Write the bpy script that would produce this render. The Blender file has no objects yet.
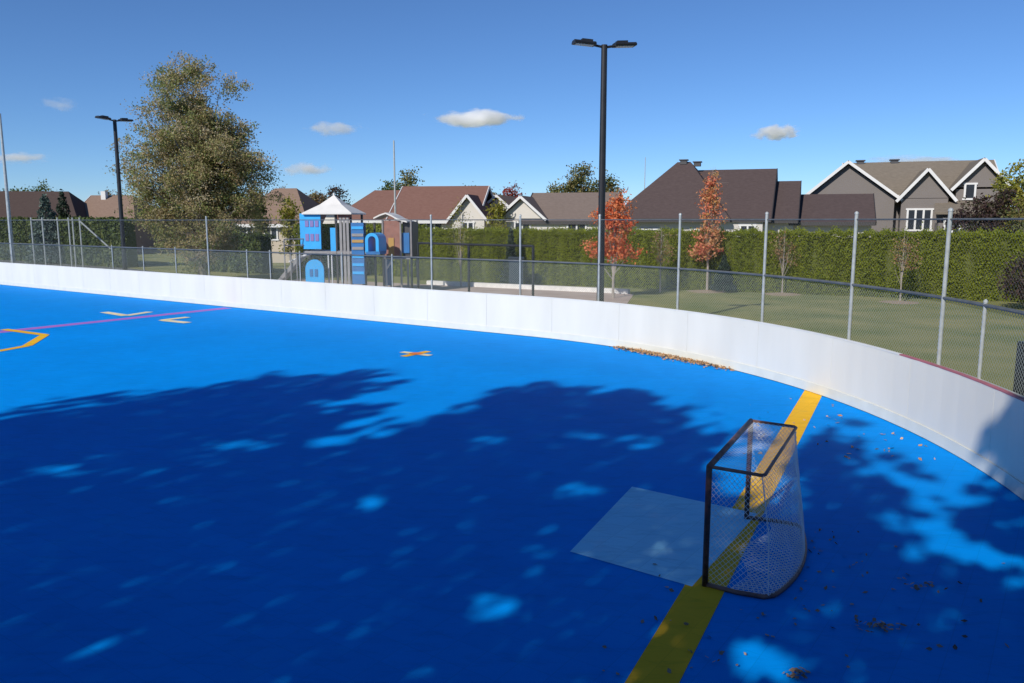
import bpy, math, random
import numpy as np
from mathutils import Vector, Matrix
random.seed(7)
RNG = np.random.default_rng(11)
R = math.radians
scene = bpy.context.scene
COL = scene.collection

# ------------------------------------------------------------------ helpers
def tag(o, label=None, cat=None, group=None, kind=None):
    if label: o['label'] = label
    if cat: o['category'] = cat
    if group: o['group'] = group
    if kind: o['kind'] = kind
    return o

def empty(name, loc=(0, 0, 0), rz=0.0, label=None, cat=None, group=None):
    o = bpy.data.objects.new(name, None)
    COL.objects.link(o)
    o.location = loc
    o.rotation_euler = (0, 0, rz)
    o.empty_display_size = 0.2
    return tag(o, label, cat, group)

def copy_tree(o, parent=None):
    c = o.copy()
    COL.objects.link(c)
    if parent: c.parent = parent
    for ch in [k for k in bpy.data.objects if k.parent == o]:
        copy_tree(ch, c)
    return c

def V3(p): return Vector(p)

class MB:
    """collects boxes, bars, tubes, slabs and links them as ONE mesh object"""
    def __init__(s): s.v = []; s.f = []
    def add(s, vs, fs):
        n = len(s.v)
        s.v += [tuple(p) for p in vs]
        s.f += [tuple(i + n for i in q) for q in fs]
        return s
    def box(s, c, d, rz=0.0, rx=0.0, ry=0.0):
        M = Matrix.Rotation(rz, 3, 'Z') @ Matrix.Rotation(ry, 3, 'Y') @ Matrix.Rotation(rx, 3, 'X')
        c = V3(c); vs = []
        for x in (-.5, .5):
            for y in (-.5, .5):
                for z in (-.5, .5):
                    vs.append(c + M @ Vector((x * d[0], y * d[1], z * d[2])))
        return s.add(vs, [(0, 1, 3, 2), (4, 6, 7, 5), (0, 4, 5, 1), (2, 3, 7, 6), (0, 2, 6, 4), (1, 5, 7, 3)])
    def bar(s, a, b, w, h, up=(0, 0, 1)):
        a = V3(a); b = V3(b); t = (b - a).normalized(); u = V3(up)
        side = t.cross(u)
        if side.length < 1e-4: side = t.cross(Vector((1, 0, 0)))
        side.normalize(); n = side.cross(t).normalized()
        vs = []
        for p in (a, b):
            for i, j in ((-1, -1), (1, -1), (1, 1), (-1, 1)):
                vs.append(p + side * (i * w / 2) + n * (j * h / 2))
        return s.add(vs, [(0, 3, 2, 1), (4, 5, 6, 7), (0, 1, 5, 4), (1, 2, 6, 5), (2, 3, 7, 6), (3, 0, 4, 7)])
    def tube(s, pts, r, n=8, caps=True):
        pts = [V3(p) for p in pts]
        rs = r if isinstance(r, (list, tuple)) else [r] * len(pts)
        vs = []; fs = []; ref = None
        for i, p in enumerate(pts):
            t = (pts[min(i + 1, len(pts) - 1)] - pts[max(i - 1, 0)])
            t = t.normalized() if t.length > 1e-9 else Vector((0, 0, 1))
            if ref is None:
                ref = Vector((0, 0, 1)) if abs(t.z) < .9 else Vector((1, 0, 0))
            u = t.cross(ref)
            if u.length < 1e-4: u = t.cross(Vector((0, 1, 0)))
            u.normalize(); w = t.cross(u); ref = u.cross(t) if False else ref
            for k in range(n):
                a = 2 * math.pi * k / n
                vs.append(p + (u * math.cos(a) + w * math.sin(a)) * rs[i])
        for i in range(len(pts) - 1):
            for k in range(n):
                k2 = (k + 1) % n
                fs.append((i * n + k, i * n + k2, (i + 1) * n + k2, (i + 1) * n + k))
        if caps:
            fs.append(tuple(range(n))[::-1]); fs.append(tuple((len(pts) - 1) * n + k for k in range(n)))
        return s.add(vs, fs)
    def slab(s, pts, t):
        n = len(pts); top = [V3(p) for p in pts]; bot = [p - Vector((0, 0, t)) for p in top]
        return s.add(top + bot, [tuple(range(n)), tuple(range(2 * n - 1, n - 1, -1))] +
                     [(i, n + i, n + (i + 1) % n, (i + 1) % n) for i in range(n)])
    def prism(s, prof, axis, a, b):
        """profile [(u,z)] extruded along axis 'x' or 'y' from a to b"""
        n = len(prof)
        mk = (lambda u, z, t: (t, u, z)) if axis == 'x' else (lambda u, z, t: (u, t, z))
        vs = [mk(u, z, a) for u, z in prof] + [mk(u, z, b) for u, z in prof]
        return s.add(vs, [tuple(range(n))[::-1], tuple(range(n, 2 * n))] +
                     [(i, (i + 1) % n, n + (i + 1) % n, n + i) for i in range(n)])
    def build(s, name, mat, parent=None, smooth=False, fix=True):
        me = bpy.data.meshes.new(name)
        me.from_pydata(s.v, [], s.f)
        if fix:
            import bmesh
            bm = bmesh.new(); bm.from_mesh(me)
            bmesh.ops.recalc_face_normals(bm, faces=bm.faces)
            bm.to_mesh(me); bm.free()
        if smooth: me.polygons.foreach_set('use_smooth', [True] * len(me.polygons))
        me.materials.append(mat); me.update()
        o = bpy.data.objects.new(name, me)
        COL.objects.link(o)
        if parent: o.parent = parent
        return o

# ------------------------------------------------------------------ materials
def mat(name, col, rough=.7, var=0.0, scale=5.0, bump=0.0, bscale=None, metal=0.0, col2=None, detail=6, spec=.5, stretch=None):
    m = bpy.data.materials.new(name); m.use_nodes = True
    nt = m.node_tree; b = nt.nodes['Principled BSDF']
    b.inputs['Base Color'].default_value = (*col, 1); b.inputs['Roughness'].default_value = rough
    b.inputs['Metallic'].default_value = metal; b.inputs['Specular IOR Level'].default_value = spec
    if var or col2 or bump:
        tc = nt.nodes.new('ShaderNodeTexCoord'); src = tc.outputs['Object']
        if stretch:
            mp = nt.nodes.new('ShaderNodeMapping'); mp.inputs['Scale'].default_value = stretch
            nt.links.new(src, mp.inputs['Vector']); src = mp.outputs['Vector']
        nz = nt.nodes.new('ShaderNodeTexNoise'); nz.inputs['Scale'].default_value = scale; nz.inputs['Detail'].default_value = detail
        nt.links.new(src, nz.inputs['Vector'])
        if var or col2:
            cr = nt.nodes.new('ShaderNodeValToRGB')
            c2 = col2 if col2 else tuple(min(1, c * (1 + var)) for c in col)
            c1 = col if col2 else tuple(c * (1 - var) for c in col)
            cr.color_ramp.elements[0].position = .3; cr.color_ramp.elements[0].color = (*c1, 1)
            cr.color_ramp.elements[1].position = .7; cr.color_ramp.elements[1].color = (*c2, 1)
            nt.links.new(nz.outputs['Fac'], cr.inputs['Fac'])
            nt.links.new(cr.outputs['Color'], b.inputs['Base Color'])
        if bump:
            n2 = nz
            if bscale:
                n2 = nt.nodes.new('ShaderNodeTexNoise'); n2.inputs['Scale'].default_value = bscale
                nt.links.new(src, n2.inputs['Vector'])
            bp = nt.nodes.new('ShaderNodeBump'); bp.inputs['Strength'].default_value = bump; bp.inputs['Distance'].default_value = .02
            nt.links.new(n2.outputs['Fac'], bp.inputs['Height']); nt.links.new(bp.outputs['Normal'], b.inputs['Normal'])
    return m

def leaf_mat(name, cols, trans=.3):
    m = bpy.data.materials.new(name); m.use_nodes = True
    nt = m.node_tree; nt.nodes.clear(); N = nt.nodes.new; L = nt.links.new
    out = N('ShaderNodeOutputMaterial'); at = N('ShaderNodeAttribute'); at.attribute_name = 'rnd'
    cr = N('ShaderNodeValToRGB'); cr.color_ramp.interpolation = 'LINEAR'
    n = len(cols)
    while len(cr.color_ramp.elements) < n: cr.color_ramp.elements.new(.5)
    for i, c in enumerate(cols):
        cr.color_ramp.elements[i].position = i / max(1, n - 1); cr.color_ramp.elements[i].color = (*c, 1)
    L(at.outputs['Fac'], cr.inputs['Fac'])
    d = N('ShaderNodeBsdfPrincipled'); d.inputs['Roughness'].default_value = .55; d.inputs['Specular IOR Level'].default_value = .25
    t = N('ShaderNodeBsdfTranslucent'); mx = N('ShaderNodeMixShader'); mx.inputs['Fac'].default_value = trans
    L(cr.outputs['Color'], d.inputs['Base Color']); L(cr.outputs['Color'], t.inputs['Color'])
    L(d.outputs[0], mx.inputs[1]); L(t.outputs[0], mx.inputs[2]); L(mx.outputs[0], out.inputs['Surface'])
    return m

def shingles(name, c1, c2):
    m = bpy.data.materials.new(name); m.use_nodes = True
    nt = m.node_tree; N = nt.nodes.new; L = nt.links.new; b = nt.nodes['Principled BSDF']; b.inputs['Roughness'].default_value = .9
    b.inputs['Specular IOR Level'].default_value = .2
    tc = N('ShaderNodeTexCoord')
    nz = N('ShaderNodeTexNoise'); nz.inputs['Scale'].default_value = 3.5; nz.inputs['Detail'].default_value = 8; nz.inputs['Roughness'].default_value = .75
    mp = N('ShaderNodeMapping'); mp.inputs['Scale'].default_value = (1, 1, 6)
    L(tc.outputs['Object'], mp.inputs['Vector']); L(mp.outputs['Vector'], nz.inputs['Vector'])
    cr = N('ShaderNodeValToRGB'); cr.color_ramp.elements[0].position = .32; cr.color_ramp.elements[1].position = .7
    cr.color_ramp.elements[0].color = (*c1, 1); cr.color_ramp.elements[1].color = (*c2, 1)
    L(nz.outputs['Fac'], cr.inputs['Fac']); L(cr.outputs['Color'], b.inputs['Base Color'])
    wv = N('ShaderNodeTexWave'); wv.bands_direction = 'Z'; wv.wave_profile = 'SAW'; wv.inputs['Scale'].default_value = 2.2; wv.inputs['Distortion'].default_value = .4
    L(tc.outputs['Object'], wv.inputs['Vector'])
    bp = N('ShaderNodeBump'); bp.inputs['Strength'].default_value = .5; bp.inputs['Distance'].default_value = .03
    L(wv.outputs['Fac'], bp.inputs['Height']); L(bp.outputs['Normal'], b.inputs['Normal'])
    return m

def siding(name, c, scale=2.6):
    m = bpy.data.materials.new(name); m.use_nodes = True
    nt = m.node_tree; N = nt.nodes.new; L = nt.links.new; b = nt.nodes['Principled BSDF']; b.inputs['Roughness'].default_value = .6
    tc = N('ShaderNodeTexCoord'); wv = N('ShaderNodeTexWave'); wv.bands_direction = 'Z'; wv.wave_profile = 'SAW'; wv.inputs['Scale'].default_value = scale
    L(tc.outputs['Object'], wv.inputs['Vector'])
    nz = N('ShaderNodeTexNoise'); nz.inputs['Scale'].default_value = 1.2
    L(tc.outputs['Object'], nz.inputs['Vector'])
    cr = N('ShaderNodeValToRGB'); cr.color_ramp.elements[0].color = (*[x * .88 for x in c], 1); cr.color_ramp.elements[1].color = (*c, 1)
    L(nz.outputs['Fac'], cr.inputs['Fac']); L(cr.outputs['Color'], b.inputs['Base Color'])
    bp = N('ShaderNodeBump'); bp.inputs['Strength'].default_value = .6; bp.inputs['Distance'].default_value = .02
    L(wv.outputs['Fac'], bp.inputs['Height']); L(bp.outputs['Normal'], b.inputs['Normal'])
    return m

M = {}
def court_mat(name, base, dark, pale, stain=.5):
    """moulded sport-tile plastic: slight tile joints, dust, pale scuffs"""
    m = bpy.data.materials.new(name); m.use_nodes = True
    nt = m.node_tree; N = nt.nodes.new; L = nt.links.new; b = nt.nodes['Principled BSDF']
    tc = N('ShaderNodeTexCoord')
    rot = N('ShaderNodeMapping'); rot.inputs['Rotation'].default_value = (0, 0, R(35)); L(tc.outputs['Object'], rot.inputs['Vector'])
    n1 = N('ShaderNodeTexNoise'); n1.inputs['Scale'].default_value = .35; n1.inputs['Detail'].default_value = 5; L(rot.outputs[0], n1.inputs['Vector'])
    n2 = N('ShaderNodeTexNoise'); n2.inputs['Scale'].default_value = 1.7; n2.inputs['Detail'].default_value = 9; n2.inputs['Roughness'].default_value = .7; L(rot.outputs[0], n2.inputs['Vector'])
    c1 = N('ShaderNodeValToRGB'); c1.color_ramp.elements[0].position = .35; c1.color_ramp.elements[1].position = .68
    c1.color_ramp.elements[0].color = (*dark, 1); c1.color_ramp.elements[1].color = (*base, 1); L(n1.outputs['Fac'], c1.inputs['Fac'])
    c2 = N('ShaderNodeValToRGB'); c2.color_ramp.elements[0].position = .56; c2.color_ramp.elements[1].position = .86
    c2.color_ramp.elements[0].color = (0, 0, 0, 1); c2.color_ramp.elements[1].color = (stain, stain, stain, 1); L(n2.outputs['Fac'], c2.inputs['Fac'])
    mx = N('ShaderNodeMix'); mx.data_type = 'RGBA'; L(c2.outputs['Color'], mx.inputs['Factor']); L(c1.outputs['Color'], mx.inputs[6]); mx.inputs[7].default_value = (*pale, 1)
    br = N('ShaderNodeTexBrick'); br.offset = 0; br.squash = 1; br.inputs['Scale'].default_value = 1; br.inputs['Brick Width'].default_value = .305; br.inputs['Row Height'].default_value = .305
    br.inputs['Mortar Size'].default_value = .004; br.inputs['Color1'].default_value = (1, 1, 1, 1); br.inputs['Color2'].default_value = (.94, .94, .95, 1); br.inputs['Mortar'].default_value = (.86, .86, .87, 1)
    L(rot.outputs[0], br.inputs['Vector'])
    mu = N('ShaderNodeMix'); mu.data_type = 'RGBA'; mu.blend_type = 'MULTIPLY'; mu.inputs['Factor'].default_value = 1
    n4 = N('ShaderNodeTexNoise'); n4.inputs['Scale'].default_value = 5; n4.inputs['Detail'].default_value = 12; n4.inputs['Roughness'].default_value = .78; n4.inputs['Distortion'].default_value = .6
    st = N('ShaderNodeMapping'); st.inputs['Scale'].default_value = (.35, 1.6, 1); st.inputs['Rotation'].default_value = (0, 0, R(24)); L(tc.outputs['Object'], st.inputs['Vector']); L(st.outputs[0], n4.inputs['Vector'])
    c4 = N('ShaderNodeValToRGB'); c4.color_ramp.elements[0].position = .50; c4.color_ramp.elements[1].position = .72
    c4.color_ramp.elements[0].color = (1, 1, 1, 1); c4.color_ramp.elements[1].color = (.74, .78, .80, 1); L(n4.outputs['Fac'], c4.inputs['Fac'])
    m4 = N('ShaderNodeMix'); m4.data_type = 'RGBA'; m4.blend_type = 'MULTIPLY'; m4.inputs['Factor'].default_value = 1; L(mx.outputs[2], m4.inputs[6]); L(c4.outputs['Color'], m4.inputs[7])
    L(m4.outputs[2], mu.inputs[6]); L(br.outputs['Color'], mu.inputs[7]); L(mu.outputs[2], b.inputs['Base Color'])
    n3 = N('ShaderNodeTexNoise'); n3.inputs['Scale'].default_value = 60; n3.inputs['Detail'].default_value = 2; L(rot.outputs[0], n3.inputs['Vector'])
    bp = N('ShaderNodeBump'); bp.inputs['Strength'].default_value = .15; bp.inputs['Distance'].default_value = .004; L(n3.outputs['Fac'], bp.inputs['Height']); L(bp.outputs['Normal'], b.inputs['Normal'])
    b.inputs['Roughness'].default_value = .6; b.inputs['Specular IOR Level'].default_value = .015
    return m

M['court'] = court_mat('court_tile', (0.0004, .275, .80), (0.0003, .250, .74), (.02, .36, .80), .38)
M['yellow'] = court_mat('yellow_line', (.86, .49, .03), (.78, .43, .03), (.55, .42, .14), .6)
M['mauve'] = court_mat('mauve_line', (.33, .17, .62), (.42, .16, .50), (.3, .25, .7), .5)
M['cream'] = court_mat('cream_line', (.78, .72, .50), (.78, .66, .32), (.6, .68, .78), .6)
M['orange'] = court_mat('orange_mark', (.75, .22, .06), (.7, .2, .05), (.6, .3, .2), .4)
M['patch'] = court_mat('worn_patch', (.36, .76, .95), (.26, .68, .93), (.56, .80, .95), .85)
M['board'] = mat('board_plastic', (.69, .665, .585), .42, var=.05, scale=1.3, detail=9, stretch=(1, 1, .25))
def add_scuffs(m, dark, lo=.66, hi=.74, scale=4.5):
    nt = m.node_tree; N = nt.nodes.new; L = nt.links.new; b = nt.nodes['Principled BSDF']; src = b.inputs['Base Color'].links[0].from_socket
    tc = N('ShaderNodeTexCoord'); mp = N('ShaderNodeMapping'); mp.inputs['Scale'].default_value = (1, 1, 2.2); L(tc.outputs['Object'], mp.inputs['Vector'])
    nz = N('ShaderNodeTexNoise'); nz.inputs['Scale'].default_value = scale; nz.inputs['Detail'].default_value = 10; nz.inputs['Roughness'].default_value = .72; L(mp.outputs[0], nz.inputs['Vector'])
    cr = N('ShaderNodeValToRGB'); cr.color_ramp.elements[0].position = lo; cr.color_ramp.elements[1].position = hi; cr.color_ramp.elements[0].color = (0, 0, 0, 1); cr.color_ramp.elements[1].color = (.45, .45, .45, 1); L(nz.outputs['Fac'], cr.inputs['Fac'])
    mx = N('ShaderNodeMix'); mx.data_type = 'RGBA'; L(cr.outputs['Color'], mx.inputs['Factor']); L(src, mx.inputs[6]); mx.inputs[7].default_value = (*dark, 1); L(mx.outputs[2], b.inputs['Base Color'])
add_scuffs(M['board'], (.28, .29, .30))
M['kick'] = mat('kick_strip', (.66, .65, .56), .4, var=.05, scale=3)
M['redcap'] = mat('red_cap', (.40, .12, .13), .5, var=.15, scale=4)
M['whitecap'] = mat('white_cap', (.70, .69, .64), .45, var=.05, scale=4)
M['galv'] = mat('galvanised_steel', (.44, .46, .44), .42, var=.15, scale=9, metal=.35)
M['wire'] = mat('fence_wire', (.34, .37, .32), .5, metal=.25)
M['wirethin'] = mat('thin_wire', (.20, .22, .22), .5, metal=.2)
M['rail'] = mat('fence_rail', (.11, .12, .125), .5, var=.2, scale=5, metal=.2)
M['black'] = mat('black_powder_coat', (.014, .014, .016), .45, var=.2, scale=6)
M['blackrust'] = mat('worn_goal_paint', (.028, .02, .022), .5, scale=14, col2=(.15, .07, .05), detail=9)
M['rustred'] = mat('rusty_goal_red', (.13, .07, .06), .55, scale=12, col2=(.30, .15, .11), detail=9)
M['floornet'] = mat('floor_net_cord', (.80, .80, .79), .8, var=.1, scale=6)
M['net'] = mat('net_cord', (.80, .80, .79), .8, var=.15, scale=6)
M['lens'] = mat('lamp_lens', (.55, .56, .55), .25)
M['grass'] = mat('grass_ground', (.125, .155, .045), .95, scale=.45, col2=(.28, .255, .10), detail=12, bump=.6, bscale=30, spec=.1)
M['sand'] = mat('play_sand', (.37, .29, .245), .95, scale=.8, col2=(.47, .385, .33), detail=10, bump=.4, bscale=25, spec=.1)
M['asphalt'] = mat('asphalt', (.12, .125, .13), .9, var=.15, scale=2, bump=.2, bscale=60, spec=.2)
M['concrete'] = mat('concrete_kerb', (.62, .60, .56), .85, var=.1, scale=4)
M['bark'] = mat('bark', (.13, .105, .085), .9, scale=7, col2=(.24, .20, .165), bump=.6, stretch=(1, 1, .2))
M['barkpale'] = mat('pale_bark', (.30, .26, .22), .9, var=.2, scale=9, stretch=(1, 1, .2))
M['mulch'] = mat('wood_mulch', (.26, .19, .13), .95, scale=6, col2=(.36, .27, .19), bump=.7, bscale=30)
M['white'] = mat('white_trim', (.64, .63, .61), .5, var=.04, scale=2)
M['glass'] = mat('window_glass', (.03, .035, .045), .08, spec=.6)
M['soffit'] = mat('dark_fascia', (.035, .03, .03), .6)
M['vent'] = mat('roof_vent', (.05, .05, .055), .6)

# ------------------------------------------------------------------ world, sun, camera
SUN_AZ, SUN_EL = R(36), R(34)     # sun behind-left of the camera
SD = Vector((-math.sin(SUN_AZ) * math.cos(SUN_EL), -math.cos(SUN_AZ) * math.cos(SUN_EL), math.sin(SUN_EL)))
w = bpy.data.worlds.new('World'); scene.world = w; w.use_nodes = True
nt = w.node_tree; bg = nt.nodes['Background']
sky = nt.nodes.new('ShaderNodeTexSky'); sky.sky_type = 'NISHITA'; sky.sun_disc = False
sky.sun_elevation = SUN_EL; sky.sun_rotation = R(180) + SUN_AZ
sky.air_density = 1.0; sky.dust_density = 0.0; sky.ozone_density = 12.0; sky.altitude = 2200
nt.links.new(sky.outputs[0], bg.inputs['Color']); bg.inputs['Strength'].default_value = .097
sl = bpy.data.lights.new('sun', 'SUN'); sl.energy = 4.0; sl.angle = R(.53); sl.color = (1, .955, .89)
so = bpy.data.objects.new('sun', sl); COL.objects.link(so)
so.rotation_euler = (-SD).to_track_quat('-Z', 'Y').to_euler(); so.location = (-20, -35, 30)

cam = bpy.data.cameras.new('camera'); co = bpy.data.objects.new('camera', cam); COL.objects.link(co)
cam.sensor_width = 36; cam.lens = 808 / 1024 * 36; cam.clip_end = 9000; cam.clip_start = .05
PITCH = math.atan(121 / 808); CH = 3.45
co.location = (0, 0, CH); co.rotation_euler = (math.pi / 2 - PITCH, 0, 0)
scene.camera = co
scene.view_settings.view_transform = 'Standard'; scene.view_settings.look = 'None'
scene.view_settings.exposure = 0.25; scene.view_settings.gamma = 1
scene.cycles.volume_bounces = 16; scene.cycles.max_bounces = 16; scene.cycles.transparent_max_bounces = 16
scene.cycles.use_denoising = True

F = 808.0
def GX(u, Y, z=0.0):
    """world X of a sight line at image column u and distance Y (z = height there)"""
    dep = Y * math.cos(PITCH) - (z - CH) * math.sin(PITCH)
    return (u - 512) / F * dep
def ZV(v, Y):
    y = -(v - 341.5) / F
    return CH + Y * (y * math.cos(PITCH) - math.sin(PITCH)) / (math.cos(PITCH) + math.sin(PITCH) * y)
def GP(u, v):
    x = (u - 512) / F; y = -(v - 341.5) / F
    d = (x, math.cos(PITCH) + math.sin(PITCH) * y, -math.sin(PITCH) + math.cos(PITCH) * y)
    t = -CH / d[2]
    return Vector((d[0] * t, d[1] * t, 0))

# ------------------------------------------------------------------ rink outline
TH = R(35)
nF = Vector((math.sin(TH), math.cos(TH), 0)); tF = Vector((-math.cos(TH), math.sin(TH), 0)); mE = Vector((math.cos(TH), -math.sin(TH), 0))
C1 = Vector((-8.0, 12.2, 0)); R1 = 14.6
R2 = 10.0; C2 = C1 + mE * (R1 - R2)
LEN = 45.0
def arc(c, r, a0, a1, n):     # angle measured from nF towards mE
    return [c + (nF * math.cos(a0 + (a1 - a0) * i / n) + mE * math.sin(a0 + (a1 - a0) * i / n)) * r for i in range(n + 1)]
def outline():
    pts = []
    T1 = C1 + nF * R1
    pts += [T1 + tF * LEN * (1 - i / 40) for i in range(40)]
    pts += arc(C1, R1, 0, math.pi / 2, 60)
    pts += arc(C2, R2, math.pi / 2, math.pi, 40)[1:]
    T3 = C2 - nF * R2
    L2 = LEN + (R1 - R2)
    pts += [T3 + tF * L2 * i / 40 for i in range(1, 41)]
    cL = (pts[-1] + pts[0]) / 2; rL = (pts[0] - pts[-1]).length / 2
    pts += [cL + (-nF * math.cos(math.pi * i / 60) - mE * math.sin(math.pi * i / 60)) * rL for i in range(1, 60)]
    return pts
RINK = outline()
class Path:
    def __init__(s, pts, closed):
        s.p = list(pts) + ([pts[0]] if closed else [])
        s.s = [0.0]
        for a, b in zip(s.p, s.p[1:]): s.s.append(s.s[-1] + (b - a).length)
        s.L = s.s[-1]
    def at(s, t):
        t = max(0, min(s.L - 1e-6, t))
        i = int(np.searchsorted(s.s, t, side='right')) - 1
        a, b = s.p[i], s.p[i + 1]; k = (t - s.s[i]) / max(1e-9, (b - a).length)
        d = (b - a).normalized()
        return a + (b - a) * k, d, Vector((-d.y, d.x, 0))       # point, tangent, outward normal (path runs clockwise)
P = Path(RINK, True)

# ------------------------------------------------------------------ ground, court, markings
def sheet(name, pts, z, m, kind='structure'):
    mb = MB(); mb.add([(p[0], p[1], z) for p in pts], [tuple(range(len(pts)))])
    return tag(mb.build(name, m), kind=kind)
sheet('grass_ground', [(-3000, -3000), (3000, -3000), (3000, 3000), (-3000, 3000)], -.03, M['grass'])
mbc = MB(); cen = sum(RINK, Vector()) / len(RINK); n = len(RINK)
mbc.add([(*p.xy, 0) for p in RINK] + [(cen.x, cen.y, 0)], [(i, (i + 1) % n, n) for i in range(n)])
tag(mbc.build('court', M['court']), kind='structure')
def line(name, a, b, wd, z, m):
    mb = MB(); a = V3((a[0], a[1], 0)); b = V3((b[0], b[1], 0)); t = (b - a).normalized(); s = Vector((-t.y, t.x, 0)) * wd / 2
    mb.add([(q.x, q.y, z) for q in (a - s, b - s, b + s, a + s)], [(0, 1, 2, 3)])
    return mb
def poly_line(name, pts, wd, z, m):
    mb = MB()
    for i, (a, b) in enumerate(zip(pts, pts[1:])):
        q = line('', a, b, wd, z + .0006 * (i % 2), m); mb.add(q.v, q.f)
    return tag(mb.build(name, m, fix=False), kind='structure')
g0 = GP(652, 683); g1 = GP(816, 388); gd = (g1 - g0).normalized()
poly_line('goal_line', [g0 - gd * 3.2, g1], .37, .004, M['yellow'])
poly_line('centre_line', [GP(228, 308), GP(0, 332), GP(0, 332) + (GP(0, 332) - GP(228, 308)).normalized() * 18], .52, .004, M['mauve'])
poly_line('face_off_circle', [GP(4, 329.5), GP(45, 335), GP(27, 346), GP(-3, 351.5), GP(-30, 352), GP(-60, 348), GP(-55, 336), GP(-20, 330)], .26, .008, M['yellow'])
poly_line('corner_mark', [GP(104, 312.3), GP(126, 315.8), GP(150, 312.0)], .34, .010, M['cream'])
poly_line('corner_mark', [GP(188, 317.3), GP(162, 320.3), GP(188, 323)], .34, .010, M['cream'])
sx = GP(416, 354)
for k in (0, 1):
    a = TH + R(20) if k == 0 else TH + R(110)
    d = Vector((math.cos(a), math.sin(a), 0)) * .50
    poly_line('spot_mark', [sx - d, sx + d], .22, .008 + .003 * k, M['cream'] if k else M['yellow'])
oc = [sx + Vector((math.cos(a), math.sin(a), 0)) * .19 for a in np.linspace(0, 2 * math.pi, 13)[:-1]]
sheet('spot_centre', oc, .0145, M['orange'])
sheet('crease_patch', [GP(632, 487), GP(570, 552), GP(692, 587), GP(757, 514)], .006, M['patch'])

# playground sand, kerb, far asphalt
kA = Vector((-4.6, 44.3, 0)); kB = Vector((5.6, 38.6, 0)); kd = (kB - kA).normalized()
sheet('play_sand', [kA + tF * -0 - kd * 9.5, kB + Vector((.2, -.2, 0)), kB + Vector((-2.5, -13, 0)), Vector((-4, 28.3, 0)), Vector((-13.5, 35.2, 0))], -.018, M['sand'])
mb = MB(); mb.bar(kA + Vector((0, 0, .02)), kB + Vector((0, 0, .02)), .3, .36)
tag(mb.build('kerb', M['concrete']), kind='structure')
sheet('car_park', [(-95, 66), (-24, 46), (-21, 52), (-42, 74), (-95, 95)], -.02, M['asphalt'])

# ------------------------------------------------------------------ boards
boards = empty('rink_boards', (0, 0, 0), 0, 'long white plastic dasher boards curving around the blue court', 'rink boards')
BH = 1.20
def ribbon(mb, s0, s1, z0, z1, off, th, step=.6):
    k = max(1, int(math.ceil((s1 - s0) / step))); vs = []; fs = []
    for i in range(k + 1):
        p, d, nn = P.at(s0 + (s1 - s0) * i / k)
        a = p + nn * off; b = p + nn * (off + th)
        vs += [(a.x, a.y, z0), (b.x, b.y, z0), (b.x, b.y, z1), (a.x, a.y, z1)]
    for i in range(k):
        o = i * 4
        for j in range(4): fs.append((o + j, o + 4 + j, o + 4 + (j + 1) % 4, o + (j + 1) % 4))
    fs += [(0, 1, 2, 3), (k * 4 + 3, k * 4 + 2, k * 4 + 1, k * 4)]
    mb.add(vs, fs)
sArc = LEN; sR = LEN + math.pi / 2 * R1
npan = int(P.L / 2.4); pl = P.L / npan
for i in range(npan):
    mb = MB(); ribbon(mb, i * pl + .0025, (i + 1) * pl - .0025, .012, BH, 0, .025)
    mb.build('board_panel', M['board'], boards)
mb = MB(); ribbon(mb, 0, P.L, .014, .20, -.014, .012); mb.build('kick_plate', M['kick'], boards)
s_red = LEN + R1 * R(50)
mb = MB(); ribbon(mb, 0, s_red, BH + .002, BH + .022, -.005, .07); mb.build('cap_rail', M['whitecap'], boards)
mb = MB(); ribbon(mb, s_red + .01, sR + 8, BH + .002, BH + .022, -.005, .07); tag(mb.build('cap_rail', M['redcap'], boards), 'red cap rail')
mb = MB(); ribbon(mb, sR + 8.01, P.L, BH + .002, BH + .022, -.005, .07); mb.build('cap_rail', M['whitecap'], boards)
mb = MB()
for i in range(npan):
    p, d, nn = P.at(i * pl); mb.bar(p + nn * .075 + Vector((0, 0, .0)), p + nn * .075 + Vector((0, 0, BH - .02)), .08, .08)
ribbon(mb, 0, P.L, .5, .56, .03, .05); mb.build('backing_frame', M['galv'], boards)

# ------------------------------------------------------------------ chain link fence behind the boards
fence = empty('chain_link_fence', (0, 0, 0), 0, 'grey chain link fence with tall and short posts standing behind the white boards', 'fence')
FO = .24
def fp(s, z, o=0.0):
    p, d, nn = P.at(s); q = p + nn * (FO + o); return Vector((q.x, q.y, z))
S0, S1 = 4.0, sR - .6
zB, zM, zT = 1.10, 2.24, 3.47
sp680 = LEN + R1 * R(17.5)
def s_near(pt):
    return min(np.arange(0, P.L / 2, .05), key=lambda s: (P.at(s)[0] - pt).length)
def s_at(u, z=2.2, lo=0.0, hi=None):
    best = None
    for s in np.arange(lo, hi or sR, .04):
        q = fp(s, z); dep = q.y * math.cos(PITCH) - (z - CH) * math.sin(PITCH)
        if dep > 1:
            e = abs(512 + F * q.x / dep - u)
            if best is None or e < best[0]: best = (e, s)
    return best[1]
tall_u = [(680, 352), (766, 377), (854, 404), (948, 452), (600, 345), (520, 335), (436, 328), (208, 305)]
tall_s = [s_at(u) for u in (679, 764, 852, 943, 599, 520, 432, 208)]
tall_s.append(s_at(11))
last = max(tall_s)
k = 1
while last + 2.7 * k < S1: tall_s.append(last + 2.7 * k); k += 1
def post(s, h, r=.032, m=None):
    mb = MB(); mb.tube([fp(s, 0), fp(s, h)], r, 10)
    mb.tube([fp(s, h), fp(s, h + .03), fp(s, h + .05)], [r * 1.25, r * 1.1, r * .3], 10)
    return mb.build('post', m or M['galv'], fence, smooth=False)
for s in tall_s: post(s, 3.60 - random.random() * .04)
short_s = [s_at(u) for u in (985, 392, 270, 247, 175, 143, 112, 342, 300)]
for s in short_s: post(s, zM + .04, .026)
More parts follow.
